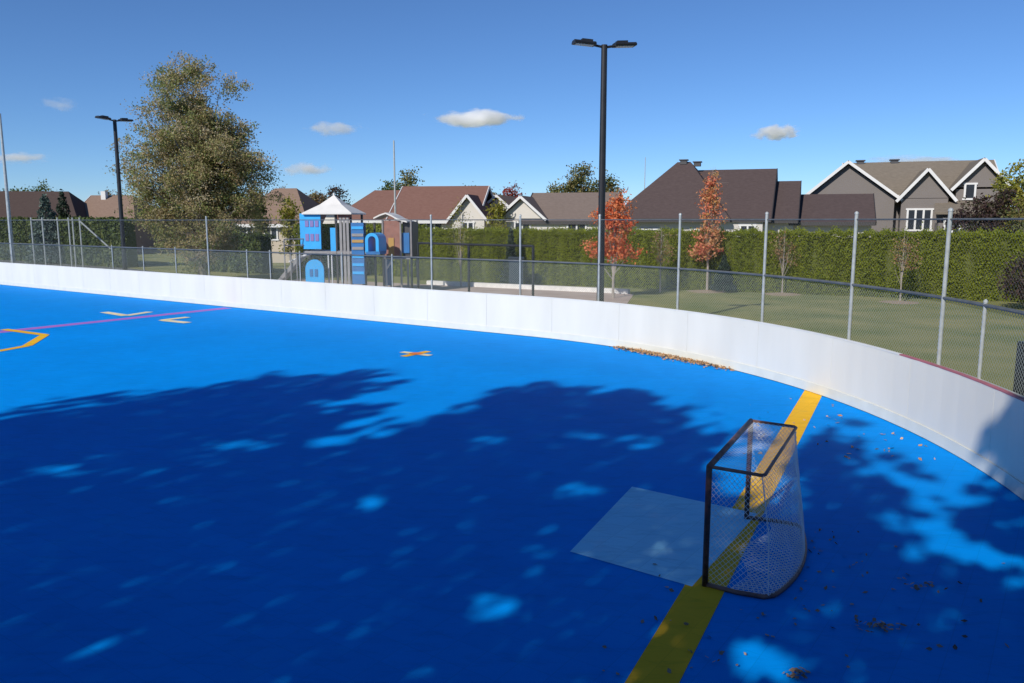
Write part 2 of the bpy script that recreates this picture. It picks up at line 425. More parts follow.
def rail(z, s0, s1, r, m):
    n = max(2, int((s1 - s0) / .5)); mb = MB(); mb.tube([fp(s0 + (s1 - s0) * i / n, z, .0) for i in range(n + 1)], r, 8)
    mb.build('rail', m, fence)
rail(zM, S0, S1, .028, M['rail']); rail(zT, S0, S1, .015, M['rail']); rail(zB + .05, S0, S1, .018, M['galv'])
def chain(z0, z1, dia, pitch, m, s0=S0, s1=S1):
    mb = MB(); H = z1 - z0; r = dia / 2; vs = []; fs = []
    step = pitch * math.sqrt(2); cnt = int((s1 - s0) / step)
    for sg in (1, -1):
        for i in range(cnt):
            sa = s0 + i * step
            pts = []
            for kx in (0, .25, .5, .75, 1):
                ss = sa + H * kx
                z = z0 + H * kx if sg > 0 else z1 - H * kx
                p, d, nn = P.at(ss); q = p + nn * (FO + .034 + sg * r * .9)
                pts.append((Vector((q.x, q.y, z)), nn, (d + Vector((0, 0, -sg))).normalized()))
            o = len(vs)
            for q, nn, b in pts:
                vs += [q + nn * r, q - nn * r * .5 + b * r * .87, q - nn * r * .5 - b * r * .87]
            for j in range(4):
                for e in range(3):
                    fs.append((o + j * 3 + e, o + j * 3 + (e + 1) % 3, o + j * 3 + 3 + (e + 1) % 3, o + j * 3 + 3 + e))
    mb.add(vs, fs)
    return mb.build('chain_link_mesh', m, fence, fix=False)
chain(zB, zM, .0058, .050, M['wire'])
chain(zM, zT, .0017, .055, M['wirethin'])

# black square gate post at the right end
def u_of(q, z): return 512 + F * q.x / (q.y * math.cos(PITCH) - (z - CH) * math.sin(PITCH))
gp = min((fp(s, 0, .32) for s in np.arange(sR - 9, sR - 1, .03)), key=lambda q: abs(u_of(q, 1.5) - 1021))
o = MB().bar(gp, gp + Vector((0, 0, 1.78)), .10, .10).build('gate_post', M['black'])
tag(o, 'short black square post standing behind the boards at the right edge', 'post')

# ------------------------------------------------------------------ hockey goal
N0 = Vector((1.84, 7.28, 0)); F0 = Vector((2.74, 9.03, 0)); gu = (F0 - N0).normalized(); gw = Vector((gu.y, -gu.x, 0)); GL = (F0 - N0).length
goal = empty('hockey_goal', N0, 0, 'rusty black framed hockey goal with white netting standing on the yellow line', 'hockey goal')
GH = 1.2
def gl(a, b, z): return gu * (a * GL) + gw * b + Vector((0, 0, z))
Zv = Vector((0, 0, 1))
for a in (0, 1):
    mb = MB(); mb.tube([gl(a, 0, .0), gl(a, 0, GH - .06), gl(a, .0, GH - .015)], .029, 12); mb.build('post', M['blackrust'], goal, smooth=True)
mb = MB(); mb.tube([gl(-.0, 0, GH - .02), gl(1.0, 0, GH - .02)], .028, 12); mb.build('crossbar', M['rustred'], goal, smooth=True)
def basedepth(a): return   .60 + .17 * math.sin(math.pi * min(1, max(0, a))) ** .8 * (1.12 - .35 * a)
mb = MB()
base = [gl(0, .02, .022), gl(-.02, .3, .022), gl(-.01, .55, .022)] + [gl(a, basedepth(a), .022) for a in np.linspace(.03, .97, 13)] + [gl(1.01, .55, .022), gl(1.02, .3, .022), gl(1, .02, .022)]
mb.tube(base, .022, 10); mb.build('base_frame', M['rustred'], goal, smooth=True)
mb = MB(); mb.tube([gl(0, 0, GH - .02), gl(0, .48, GH - .035), gl(.02, .5, GH - .035), gl(.98, .5, GH - .035), gl(1, .48, GH - .035), gl(1, 0, GH - .02)], .017, 8); mb.build('top_frame', M['rustred'], goal, smooth=True)
for a in (.0, 1.0): mb = MB(); mb.tube([gl(a, .48, GH - .04), gl(a + (.012 if a == 0 else -.012), .56, .6), gl(a, .585, .03)], .0055, 6); mb.build('lacing_cord', M['net'], goal)
def netpatch(mb, fn, w, h, pitch, r):
    st = pitch * math.sqrt(2)
    for sg in (1, -1):
        c = -h if sg > 0 else 0.0
        lo, hi = (-h, w) if sg > 0 else (0, w + h)
        c = lo
        while c < hi:
            pts = []
            ta, tb = (max(0, -c), min(h, w - c)) if sg > 0 else (max(0, c - w), min(h, c))
            if tb - ta > .01:
                for t in np.linspace(ta, tb, 9): pts.append(fn((c + t if sg > 0 else c - t) / w, t / h))
            if len(pts) > 1: mb.tube(pts, r, 3, caps=False)
            c += st
PT, CR = .042, .0022
def sag(a, b): return .05 * math.sin(math.pi * b) * math.sin(math.pi * a)
mb = MB()
netpatch(mb, lambda a, b: gl(a, (.49 + (basedepth(a) - .49) * (1 - b)) + sag(a, b), .03 + (GH - .07) * b), GL, GH, PT, CR)
mb.build('back_net', M['net'], goal, fix=False)
for a0 in (0, 1):
    mb = MB(); sgn = -1 if a0 == 0 else 1
    netpatch(mb, lambda a, b: gl(a0 + sgn * .02 * sag(a, b), (.03 + (.57 - .1 * b) * a), .03 + (GH - .065) * b), .6, GH, PT, CR); mb.build('side_net', M['net'], goal, fix=False)
mb = MB(); netpatch(mb, lambda a, b: gl(a, .02 + .47 * b, GH - .03 - .03 * math.sin(math.pi * a) * math.sin(math.pi * b)), GL, .5, PT, CR); mb.build('top_net', M['net'], goal, fix=False)
mb = MB(); netpatch(mb, lambda a, b: gl(a, (.22 + .1 * math.sin(9 * a)) * (1 - b) + b * (basedepth(a) - .01), .014 + .006 * math.sin(17 * a + 5 * b)), GL, .55, .05, .0034); mb.build('floor_net', M['floornet'], goal, fix=False)

# ------------------------------------------------------------------ lamp posts, poles
def lamp(loc, h, rz, label, head=.62):
    t = empty('lamp_post', loc, rz, label, 'lamp post', 'twin headed lamp posts')
    MB().tube([(0, 0, 0), (0, 0, .05)], .20, 16).tube([(0, 0, .05), (0, 0, .5), (0, 0, h)], [.12, .11, .085], 14).build('pole', M['black'], t)
    for sgn in (-1, 1):
        mb = MB(); mb.tube([(sgn * .05, 0, h - .06), (sgn * .30, 0, h - .02)], .035, 8).build('arm', M['black'], t)
        mb = MB(); c = sgn * (.28 + head / 2); tilt = -sgn * .06
        mb.prism([(-.17, -.02), (-.19, .02), (-.12, .075), (.12, .075), (.19, .02), (.17, -.02)], 'x', -head / 2, head / 2)
        mb.box((-sgn * head * .12, 0, .10), (head * .5, .18, .06))
        hd = mb.build('lamp_head', M['black'], t); hd.location = (c, 0, h); hd.rotation_euler = (0, tilt, 0)
        mb = MB().box((0, 0, -.027), (head * .8, .24, .012)); mb.build('lens', M['lens'], hd)
    return t
pp = fp(s_near(GP(600, 345)), 0, .55)
lamp((2.58, 23.55, -.03), ZV(43, 23.55) - .02, R(12), 'tall black lamp post with two flat heads in front of the orange tree', .62)
lamp((GX(126.5, 41), 41, -.03), ZV(119, 41), R(58), 'black lamp post with twin heads beside the large leafy tree')
def pole(u, Y, vt, r0, r1, m, name, label, cat):
    z = ZV(vt, Y); x = GX(u, Y)
    o = MB().tube([(0, 0, 0), (0, 0, z * .4), (0, 0, z)], [r0, (r0 + r1) / 2, r1], 12).build(name, m)
    o.location = (x, Y, -.03); return tag(o, label, cat)
pole(15, 46, 113, .13, .06, M['galv'], 'steel_pole', 'tall thin grey steel pole rising at the far left of the boards', 'pole')
pole(396.5, 58, 140, .10, .05, M['galv'], 'flag_pole', 'thin bare grey pole rising above the playground and red brown roof', 'pole')
pole(643, 80, 157, .07, .03, M['galv'], 'antenna_mast', 'very thin mast behind the left slope of the big dark brown roof', 'mast')

# left backstop frame: tall pale posts with a sloping brace
bk = empty('backstop_frame', (GX(62, 50), 50, -.03), R(0), 'grey steel backstop frame with a sloping brace left of the black lamp post', 'backstop')
for u in (36, 47, 62, 73, 77, 84):
    x = GX(u, 50) - GX(62, 50)
    MB().tube([(x, 0, 0), (x, 0, ZV(217, 50))], .045, 8).build('post', M['galv'], bk)
MB().tube([(GX(84, 50) - GX(62, 50), 0, 3.45), (GX(112, 50) - GX(62, 50), .1, 1.75)], .05, 8).build('brace', M['galv'], bk)
MB().tube([(GX(36, 50) - GX(62, 50), 0, 3.5), (GX(84, 50) - GX(62, 50), 0, 3.5)], .035, 8).build('top_rail', M['galv'], bk)

# black pipe frame by the sand
bf = empty('pipe_frame', (0, 0, 0), 0, 'black pipe fence frame standing on the sand behind the boards', 'frame')
ptsb = [(412, 29.6, 257), (469, 28.2, 244.5), (533, 26.6, 246)]
q = [(GX(u, Y, 1), Y, -.03, ZV(v, Y)) for u, Y, v in ptsb]
for x, Y, z0, z1 in q: MB().tube([(x, Y, z0), (x, Y, z1)], .045, 10).build('post', M['black'], bf)
x9, Y9 = GX(418, 29.4, 2.5), 29.4
MB().tube([(x9, Y9, ZV(243, Y9)), (q[1][0], q[1][1], q[1][3]), (q[2][0], q[2][1], q[2][3])], .04, 10).build('top_rail', M['black'], bf)
MB().tube([(x9, Y9, -.03), (x9, Y9, ZV(243, Y9))], .035, 10).build('post', M['black'], bf)

# ------------------------------------------------------------------ foliage machinery
def leaf_mesh(name, C, size, m, parent=None, flat=0.0, rnd=None, aspect=.6):
    C = np.asarray(C, dtype=np.float64); n = len(C)
    a = RNG.normal(size=(n, 3)); a /= np.linalg.norm(a, axis=1)[:, None]
    b = RNG.normal(size=(n, 3))
    if flat:
        a[:, 2] *= (1 - flat); a /= np.linalg.norm(a, axis=1)[:, None]; b[:, 2] *= (1 - flat)
    b -= (a * b).sum(1)[:, None] * a; b /= np.linalg.norm(b, axis=1)[:, None]
    sz = (size * RNG.uniform(.6, 1.35, n))[:, None]
    v = np.stack([C - a * sz * .5, C + b * sz * .5 * aspect - a * sz * .08, C + a * sz * .5, C - b * sz * .5 * aspect - a * sz * .08], 1).reshape(-1, 3)
    me = bpy.data.meshes.new(name)
    me.vertices.add(4 * n); me.vertices.foreach_set('co', v.ravel())
    me.loops.add(4 * n); me.loops.foreach_set('vertex_index', np.arange(4 * n, dtype=np.int32))
    me.polygons.add(n); me.polygons.foreach_set('loop_start', np.arange(0, 4 * n, 4, dtype=np.int32))
    me.polygons.foreach_set('loop_total', np.full(n, 4, dtype=np.int32))
    me.update(calc_edges=True)
    at = me.attributes.new('rnd', 'FLOAT', 'FACE')
    at.data.foreach_set('value', (RNG.random(n) if rnd is None else rnd).astype(np.float32))
    me.materials.append(m)
    o = bpy.data.objects.new(name, me); COL.objects.link(o)
    if parent: o.parent = parent
    return o

def crown_points(lobes, n, clump=.5, per=60, shell=.55):
    """leaf positions in clumps scattered through ellipsoid lobes (cx,cy,cz,rx,ry,rz)"""
    vol = np.array([l[3] * l[4] * l[5] for l in lobes]) ** .8; vol /= vol.sum()
    nc = max(3, n // per); out = []; hue = []
    idx = RNG.choice(len(lobes), nc, p=vol)
    for i in idx:
        c = lobes[i]; d = RNG.normal(size=3); d /= np.linalg.norm(d)
        r = shell + (1 - shell) * RNG.random() ** .6 if RNG.random() < .8 else RNG.random() * shell
        p = np.array(c[:3]) + d * r * np.array(c[3:6])
        k = per
        q = p + RNG.normal(size=(k, 3)) * clump * np.array([1, 1, .75]) * RNG.uniform(.6, 1.2)
        out.append(q); h = RNG.random()
        hue.append(np.clip(h + RNG.normal(size=k) * .18, 0, 1))
    return np.concatenate(out), np.concatenate(hue)

def limbs(mb, base, h, lobes, r0, nl=26, trunk_top=.75, lean=(0, 0)):
    top = Vector((lean[0], lean[1], h * trunk_top))
    tr = [Vector((0, 0, 0)), Vector((lean[0] * .2, lean[1] * .2, h * .2)), Vector((lean[0] * .6, lean[1] * .6, h * .5)), top]
    mb.tube([(0, 0, -.05)] + [tuple(t) for t in tr], [r0 * 1.35, r0 * 1.1, r0 * .9, r0 * .55, r0 * .12], 9)
    for i in range(nl):
        l = lobes[random.randrange(len(lobes))]
        d = Vector((random.gauss(0, 1), random.gauss(0, 1), random.gauss(.2, .8))).normalized()
        end = Vector(l[:3]) + Vector((d.x * l[3], d.y * l[4], d.z * l[5])) * random.uniform(.55, .95)
        k = random.uniform(.15, .85); zz = min(k * h * trunk_top, max(.12 * h, end.z - .1 * h))
        st = Vector((lean[0] * zz / h, lean[1] * zz / h, zz))
        mid = st.lerp(end, .5) + Vector((random.gauss(0, .03), random.gauss(0, .03), -.03 * h * random.random())) * 1.0
        rr = r0 * (.42 - .25 * zz / h)
        mb.tube([st, mid, end], [rr, rr * .55, rr * .12], 5, caps=False)
        for j in range(2):
            e2 = mid.lerp(end, random.random()) ; e3 = e2 + (end - st).length * .16 * Vector((random.gauss(0, .5), random.gauss(0, .5), random.gauss(.3, .3)))
            mb.tube([e2, e3], [rr * .3, rr * .06], 4, caps=False)

def tree(name, label, cat, loc, h, lobes, n, leaf, m, r0=.15, clump=.4, per=50, bark='bark', nl=20, group=None, tt=.75, shell=.55, lean=(0, 0), huefn=None):
    t = empty(name, loc, 0, label, cat, group)
    mb = MB(); limbs(mb, loc, h, lobes, r0, nl, tt, lean); mb.build('trunk', M[bark], t, fix=False)
    C, hue = crown_points(lobes, n, clump, per, shell)
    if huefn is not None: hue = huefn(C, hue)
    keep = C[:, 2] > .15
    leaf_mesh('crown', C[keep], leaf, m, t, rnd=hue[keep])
    return t

LM = {
 'big': leaf_mat('autumn_leaves', [(.21, .26, .075), (.32, .32, .12), (.39, .345, .155), (.43, .31, .165), (.52, .46, .30)], .45),
 'green': leaf_mat('green_leaves', [(.05, .085, .025), (.085, .125, .035), (.13, .155, .045)]),
 'olive': leaf_mat('olive_leaves', [(.10, .125, .04), (.17, .17, .055), (.24, .185, .065)]),
 'brown': leaf_mat('brown_leaves', [(.17, .115, .065), (.24, .155, .09), (.19, .175, .07)]),
 'orange': leaf_mat('orange_leaves', [(.62, .12, .045), (.72, .19, .075), (.70, .27, .11), (.52, .20, .08)], .4),
 'orangetan': leaf_mat('orange_tan_leaves', [(.70, .20, .12), (.70, .28, .15), (.60, .32, .13), (.50, .30, .11)], .4),
 'yellow': leaf_mat('yellow_green_leaves', [(.22, .22, .03), (.31, .27, .045), (.17, .205, .035)]),
 'red': leaf_mat('red_leaves', [(.22, .035, .03), (.32, .06, .045), (.18, .08, .03)]),
 'purple': leaf_mat('purple_leaves', [(.045, .03, .03), (.08, .045, .038), (.055, .06, .025)]),
 'spruce': leaf_mat('spruce_needles', [(.05, .085, .065), (.09, .13, .105), (.11, .145, .12)], .1),
 'dark': leaf_mat('dark_needles', [(.018, .032, .02), (.035, .052, .028)], .1),
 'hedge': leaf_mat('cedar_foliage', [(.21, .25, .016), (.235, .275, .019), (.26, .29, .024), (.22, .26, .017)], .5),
 'hedgedark': leaf_mat('dark_cedar', [(.05, .08, .02), (.08, .11, .025), (.11, .14, .035)], .15),  # darker green foliage for the two hedges on the left
 'shade': leaf_mat('maple_leaves', [(.05, .08, .018), (.09, .10, .02), (.15, .10, .03)], .2),
 'litter': leaf_mat('dry_leaves', [(.36, .18, .08), (.50, .29, .14), (.28, .17, .09), (.58, .38, .2)], .0),
 'sapling': leaf_mat('sapling_leaves', [(.30, .22, .09), (.32, .17, .09), (.24, .22, .08)]),
}

# ------------------------------------------------------------------ hedges
def hedge(label, A, B, h, depth, n, leaf, m, name='cedar_hedge', step=.75):
    A = Vector(A); B = Vector(B); L = (B - A).length; rz = math.atan2(B.y - A.y, B.x - A.x)
    t = empty(name, (A.x, A.y, -.03), rz, label, 'hedge')
    mb = MB(); vs = []; k = int(L / .4)
    for i in range(k + 1):
        x = L * i / k; wob = .12 * math.sin(x * 4.2) + .08 * math.sin(x * 9.7 + 1)
        hh = h - .22 + .05 * math.sin(x * 5.1)
        vs += [(x, .22 - wob * .4, 0), (x, .26 - wob * .4, hh), (x, depth - .3, hh), (x, depth - .22, 0)]
    fs = [(i * 4 + j, i * 4 + 4 + j, i * 4 + 4 + (j + 1) % 4, i * 4 + (j + 1) % 4) for i in range(k) for j in range(4)] + [(3, 2, 1, 0), (k * 4, k * 4 + 1, k * 4 + 2, k * 4 + 3)]
    mb.add(vs, fs); mb.build('inner_growth', M['hedgecore'], t)
    x = RNG.uniform(-.1, L + .1, n); f = RNG.random(n)
    face = f < .72
    z = np.where(face, RNG.uniform(.02, h, n), h + RNG.normal(size=n) * .08 - .08)
    lump = .10 * np.sin(x * 4.2) + .07 * np.sin(x * 9.7 + 1) + .05 * np.sin(z * 3 + x * 2)
    y = np.where(face, .06 - lump + np.abs(RNG.normal(size=n)) * .12, RNG.uniform(0, depth, n))
    z = np.where(face, z, z + .06 * np.sin(x * 8.4) + .05 * np.sin(x * 3.1) + (RNG.random(n) < .05) * RNG.random(n) * .25)
    hue = np.clip(.5 + .25 * np.sin(x * 1.3) * np.sin(x * .37 + 1) + RNG.normal(size=n) * .16, 0, 1)
    C = np.stack([x, y, z], 1)
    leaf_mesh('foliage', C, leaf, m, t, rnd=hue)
    return t
M['hedgecore'] = mat('hedge_core', (.075, .085, .012), .95, var=.3, scale=6)
hA = (GX(418, 47.5), 47.5, 0); hB = (23.8, 33.6, 0)
hedge('long tall trimmed green cedar hedge behind the lawn and orange trees', hA, hB, 2.93, 1.5, 130000, .09, LM['hedge'])
hedge('green cedar hedge section directly behind the playground', (GX(296, 56), 56, 0), (GX(412, 50), 50, 0), 3.1, 1.4, 14000, .2, LM['hedge'])
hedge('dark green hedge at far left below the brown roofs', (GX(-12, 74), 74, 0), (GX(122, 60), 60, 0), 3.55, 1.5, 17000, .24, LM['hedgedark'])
hedge('low dark hedge under the large leafy tree', (GX(204, 56), 56, 0), (GX(258, 53), 53, 0), 2.5, 1.5, 6000, .2, LM['hedgedark'])

# ------------------------------------------------------------------ trees in view
def L_(*a): return a
def sublobes(env, n, r0, r1):
    out = []
    vol = [l[3] * l[4] * l[5] for l in env]
    for i in range(n):
        l = random.choices(env, vol)[0]; d = Vector((random.gauss(0, 1), random.gauss(0, 1), random.gauss(0, 1))).normalized() * random.uniform(.35, .95)
        k = random.uniform(r0, r1); out.append((l[0] + d.x * l[3], l[1] + d.y * l[4], max(.9, l[2] + d.z * l[5]), k, k, k * .75))
    return out
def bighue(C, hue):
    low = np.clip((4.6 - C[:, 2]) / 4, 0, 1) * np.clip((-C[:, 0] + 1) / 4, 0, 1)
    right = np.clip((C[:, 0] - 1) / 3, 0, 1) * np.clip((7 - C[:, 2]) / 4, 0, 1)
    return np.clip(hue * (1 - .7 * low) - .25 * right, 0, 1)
bx = GX(197, 46, 6)
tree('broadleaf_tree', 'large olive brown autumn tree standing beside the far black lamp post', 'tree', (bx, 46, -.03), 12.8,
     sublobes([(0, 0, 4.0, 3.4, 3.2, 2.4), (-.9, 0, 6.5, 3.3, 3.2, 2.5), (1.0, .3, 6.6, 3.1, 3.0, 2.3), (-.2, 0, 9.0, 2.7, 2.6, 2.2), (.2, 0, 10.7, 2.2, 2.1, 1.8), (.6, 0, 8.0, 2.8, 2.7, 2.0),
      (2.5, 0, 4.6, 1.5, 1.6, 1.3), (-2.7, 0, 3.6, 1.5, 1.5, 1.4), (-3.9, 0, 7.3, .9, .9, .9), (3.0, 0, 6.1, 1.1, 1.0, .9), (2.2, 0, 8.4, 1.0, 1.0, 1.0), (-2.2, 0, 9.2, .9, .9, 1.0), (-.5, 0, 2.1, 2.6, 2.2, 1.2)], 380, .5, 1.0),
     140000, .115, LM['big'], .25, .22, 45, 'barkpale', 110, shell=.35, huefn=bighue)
ot = (GX(613, 36.5), 36.5, -.03)
tree('maple_tree', 'bushy orange red maple tree standing behind the tall black lamp post', 'tree', ot, 5.0,
     [(0, 0, 2.9, .75, .75, .8), (.1, 0, 4.1, .55, .55, .7), (-.75, 0, 2.3, .5, .5, .45), (.75, 0, 2.2, .6, .6, .45), (-.35, 0, 3.6, .5, .5, .5), (.35, 0, 3.4, .5, .5, .45), (0, 0, 2.1, .9, .6, .35)],
     4200, .13, LM['orange'], .06, .17, 30, 'barkpale', 22, group='orange maple trees')
tree('maple_tree', 'slender orange red maple tree in front of the big brown roof', 'tree', (GX(707, 40), 40, -.03), 6.2,
     [(0, 0, 2.4, .85, .7, .65), (-.3, 0, 2.0, .7, .6, .4), (.1, 0, 3.5, .5, .5, .55), (0, 0, 2.95, .55, .5, .4), (.1, 0, 4.0, .42, .42, .4), (.1, 0, 4.9, .36, .36, .4), (.05, 0, 4.4, .45, .45, .6), (.1, 0, 5.3, .28, .28, .5), (.15, 0, 6.0, .12, .12, .3)],
     3000, .13, LM['orangetan'], .06, .17, 26, 'barkpale', 22, group='orange maple trees', tt=.9)
for u, v, Y, top, n_, lab, col in ((660, 290, 39.5, 3.6, 420, 'thin sapling with sparse yellowish leaves between the two orange trees', 'sapling'),
                                  (782, 294, 38.5, 3.5, 420, 'thin sapling with few leaves right of the slender orange tree', 'sapling'),
                                  (900, 292, 34.6, 3.4, 480, 'bare pale sapling with reddish twigs on the lawn at right', 'sapling'),
                                  (461, 285, 42.5, 4.9, 500, 'slim young tree with yellow leaves before the cream gables', 'yellow')):
    x = GX(u, Y)
    tree('sapling', lab, 'sapling', (x, Y, -.03), top, [(0, 0, top * .68, .5, .5, top * .26), (.1, 0, top * .5, .55, .5, top * .14)], n_, .10, LM[col], .035, .14, 10, 'barkpale', 18, group='young saplings along the hedge', tt=.92)
for x, Y, r, lab in ((GX(707, 40), 40, .95, 'round tan mulch bed under the slender orange tree'), (GX(900, 34.6), 34.6, .8, 'round tan mulch bed under the bare sapling at right'), (GX(782, 38.5), 38.5, .9, 'round tan mulch bed under the sapling with few leaves')):
    vs = [(x, Y, .05)] + [(x + r * (1 + .1 * math.sin(5 * a)) * math.cos(a), Y + r * (1 + .1 * math.cos(3 * a)) * math.sin(a), -.028) for a in np.linspace(0, 2 * math.pi, 25)[:-1]]
    tag(MB().add(vs, [(0, i, i % 24 + 1) for i in range(1, 25)]).build('mulch_bed', M['mulch']), lab, 'mulch bed', 'mulch beds under young trees')

def conifer(name, label, loc, h, r, n, m, leaf=.14, group=None, cat='conifer'):
    t = empty(name, loc, 0, label, cat, group)
    MB().tube([(0, 0, -.05), (0, 0, h * .95)], [.05 + h * .012, .01], 8).build('trunk', M['bark'], t)
    z = h * (1 - RNG.random(n) ** .55) * .98 + .12; a = RNG.uniform(0, 2 * math.pi, n)
    tier = .72 + .28 * np.abs(np.sin(z * 6.5 / max(1, h / 3)))
    rr = r * (1 - z / (h * 1.05)) * tier * RNG.uniform(.35, 1.08, n) + .04
    C = np.stack([rr * np.cos(a), rr * np.sin(a), z], 1)
    leaf_mesh('crown', C, leaf, m, t); return t
conifer('conifer_shrub', 'small dark conifer shrub right of the slender orange tree trunk', (GX(723, 39.5), 39.5, -.03), 1.75, .62, 1700, LM['dark'])
conifer('conifer_shrub', 'narrow dark conifer on a thick stem at the hedge near the cream house', (GX(511, 44), 44, -.03), 3.0, .60, 2200, LM['dark'], .15)
MB_ = MB(); MB_.box((0, 0, .75), (.75, .6, 1.5)).box((0, 0, 1.53), (.83, .68, .08)).box((0, -.305, .72), (.60, .012, 1.2))
o = MB_.build('utility_box', mat('dark_bin', (.03, .045, .06), .5, var=.15, scale=4)); o.location = (GX(516, 43), 43, -.03)
tag(o, 'dark blue grey utility cabinet on the far side of the sand', 'cabinet')

# shrubs / trees around the right-hand house
tree('broadleaf_tree', 'yellow green tree beside the right gable of the grey house', 'tree', (GX(1010, 50), 50, -.03), 7.4, [(0, 0, 5.4, 1.5, 1.4, 1.5), (.9, 0, 4.2, 1.6, 1.4, 1.6), (-.5, 0, 4.0, 1.2, 1.2, 1.4), (1.6, 0, 5.8, 1.2, 1.2, 1.2)], 6000, .2, LM['yellow'], .14, .28, 40)
tree('purple_leaved_shrub', 'dark purple leaved bush below the right gable of the grey house', 'bush', (GX(980, 46), 46, -.03), 5.2, [(0, 0, 3.9, 1.2, 1.0, 1.0), (-1.3, 0, 3.5, .8, .8, .7), (1.0, 0, 4.3, .9, .9, .9), (.3, 0, 3, 1.5, 1, 1)], 5200, .17, LM['purple'], .12, .22, 40)
tree('broadleaf_tree', 'green bushy tree at the right edge behind the hedge', 'tree', (GX(1022, 44), 44, -.03), 4.6, [(0, 0, 3.8, .9, .9, .9), (.7, 0, 3.3, 1, 1, 1)], 3000, .17, LM['olive'], .1, .22, 40)
tree('dark_shrub', 'dark shrub with reddish tips in front of the hedge end at right edge', 'bush', (GX(1026, 31.5), 31.5, -.03), 2.6, [(0, 0, 1.2, .85, .8, .9), (.5, 0, 1.9, .7, .7, .6)], 3600, .13, LM['purple'], .05, .2, 40)

# far trees above the roofs: u, top v, half width px, distance, material, count, label
far = [
 (392, 178, 10, 88, 'green', 2400, 'small round dark green tree behind the left end of the red brown roof'),
 (407, 168, 13, 90, 'olive', 3000, 'pointed olive green tree behind the red brown roof beside the thin pole'),
 (472, 186, 12, 92, 'green', 2200, 'dark green tree top right of the red brown roof ridge'),
 (489, 187, 9, 95, 'brown', 1800, 'brownish tree top behind the narrow yellow tree'),
 (511, 182, 10, 92, 'red', 2200, 'dark red tree top above the cream gable'),
 (560, 181, 13, 86, 'olive', 2600, 'low olive tree left of the tall round tree behind the grey brown roof'),
 (582, 162, 17, 86, 'olive', 4200, 'tallest round olive tree behind the grey brown roof'),
 (608, 173, 14, 88, 'olive', 3000, 'olive tree behind the tall black lamp post'),
 (282, 186, 18, 95, 'brown', 3000, 'brown tree behind the tan roof right of the large tree'),
 (318, 188, 18, 98, 'brown', 3000, 'brown tree behind the playground shade roof'),
 (338, 184, 10, 96, 'purple', 1800, 'small dark tree left of the red brown roof'),
 (258, 186, 12, 92, 'brown', 2200, 'brown tree half hidden by the large leafy tree'),
 (18, 184, 26, 100, 'green', 3800, 'broad dark green tree behind the far left brown roof'),
 (42, 181, 14, 104, 'green', 2200, 'dark green tree behind the right part of the far left roof'),
 (112, 190, 22, 110, 'brown', 2600, 'low brown tree left of the far black lamp post'),
]
for u, vt, hw, Y, m, n_, lab in far:
    h = ZV(vt, Y); r = hw / F * Y
    tree('broadleaf_tree', lab, 'tree', (GX(u, Y, h * .7), Y, -.03), h,
         [(0, 0, h * .66, r, r, h * .26), (-r * .4, 0, h * .55, r * .7, r * .7, h * .24), (r * .4, 0, h * .5, r * .7, r * .7, h * .24), (random.uniform(-.2, .2) * r, 0, h * .83, r * .55, r * .55, h * .15)],
         int(n_ * 1.6), .26, LM[m], .2, .42, 40, nl=12, group='trees behind the houses')
conifer('spruce_tree', 'blue grey spruce in front of the far left brown roof', (GX(50, 66), 66, -.03), ZV(193, 66), 1.9, 4200, LM['spruce'], .22)
conifer('spruce_tree', 'dark spruce at the right end of the far left brown roof', (GX(67, 72), 72, -.03), ZV(189, 72), 1.6, 3200, LM['dark'], .24)
for u, Y, vt, m, lab in ((262, 60, 190, 'olive', 'narrow olive green poplar in front of the tan house'), (291, 58, 194, 'yellow', 'narrow yellow green poplar left of the playground tower'), (497, 62, 192, 'yellow', 'narrow yellow tree between the two cream gables')):
    h = ZV(vt, Y); tree('columnar_tree', lab, 'tree', (GX(u, Y), Y, -.03), h, [(0, 0, h * .52, .7, .7, h * .36), (.1, 0, h * .75, .4, .4, h * .22)], 1900, .19, LM[m], .08, .25, 30, nl=14, tt=.9)
# far wood closing the horizon
C = np.stack([RNG.uniform(-330, 330, 30000), RNG.uniform(228, 262, 30000), np.abs(RNG.normal(size=30000)) ** .8 * 3.2], 1)
C[:, 2] = np.minimum(C[:, 2], 6.5 + 1.8 * np.sin(C[:, 0] * .13) * np.sin(C[:, 0] * .037))
tag(leaf_mesh('distant_wood', C, 1.6, LM['olive']), kind='stuff')

# ------------------------------------------------------------------ houses
SH = {'brown': shingles('brown_shingles', (.062, .044, .042), (.098, .072, .068)), 'red': shingles('red_brown_shingles', (.155, .078, .06), (.215, .12, .095)),
      'tan': shingles('tan_shingles', (.19, .125, .09), (.27, .19, .145)), 'greybrown': shingles('grey_brown_shingles', (.15, .115, .095), (.21, .165, .14)),
      'taupe': shingles('taupe_shingles', (.15, .125, .095), (.22, .185, .145)), 'dark': shingles('dark_shingles', (.06, .04, .035), (.09, .065, .055))}
WL = {'taupe': siding('taupe_siding', (.195, .17, .155)), 'cream': siding('cream_siding', (.66, .62, .56)), 'beige': siding('beige_siding', (.52, .44, .34)),
      'stone': siding('stone_wall', (.60, .56, .52)), 'brick': siding('brick_wall', (.30, .16, .11), 8)}

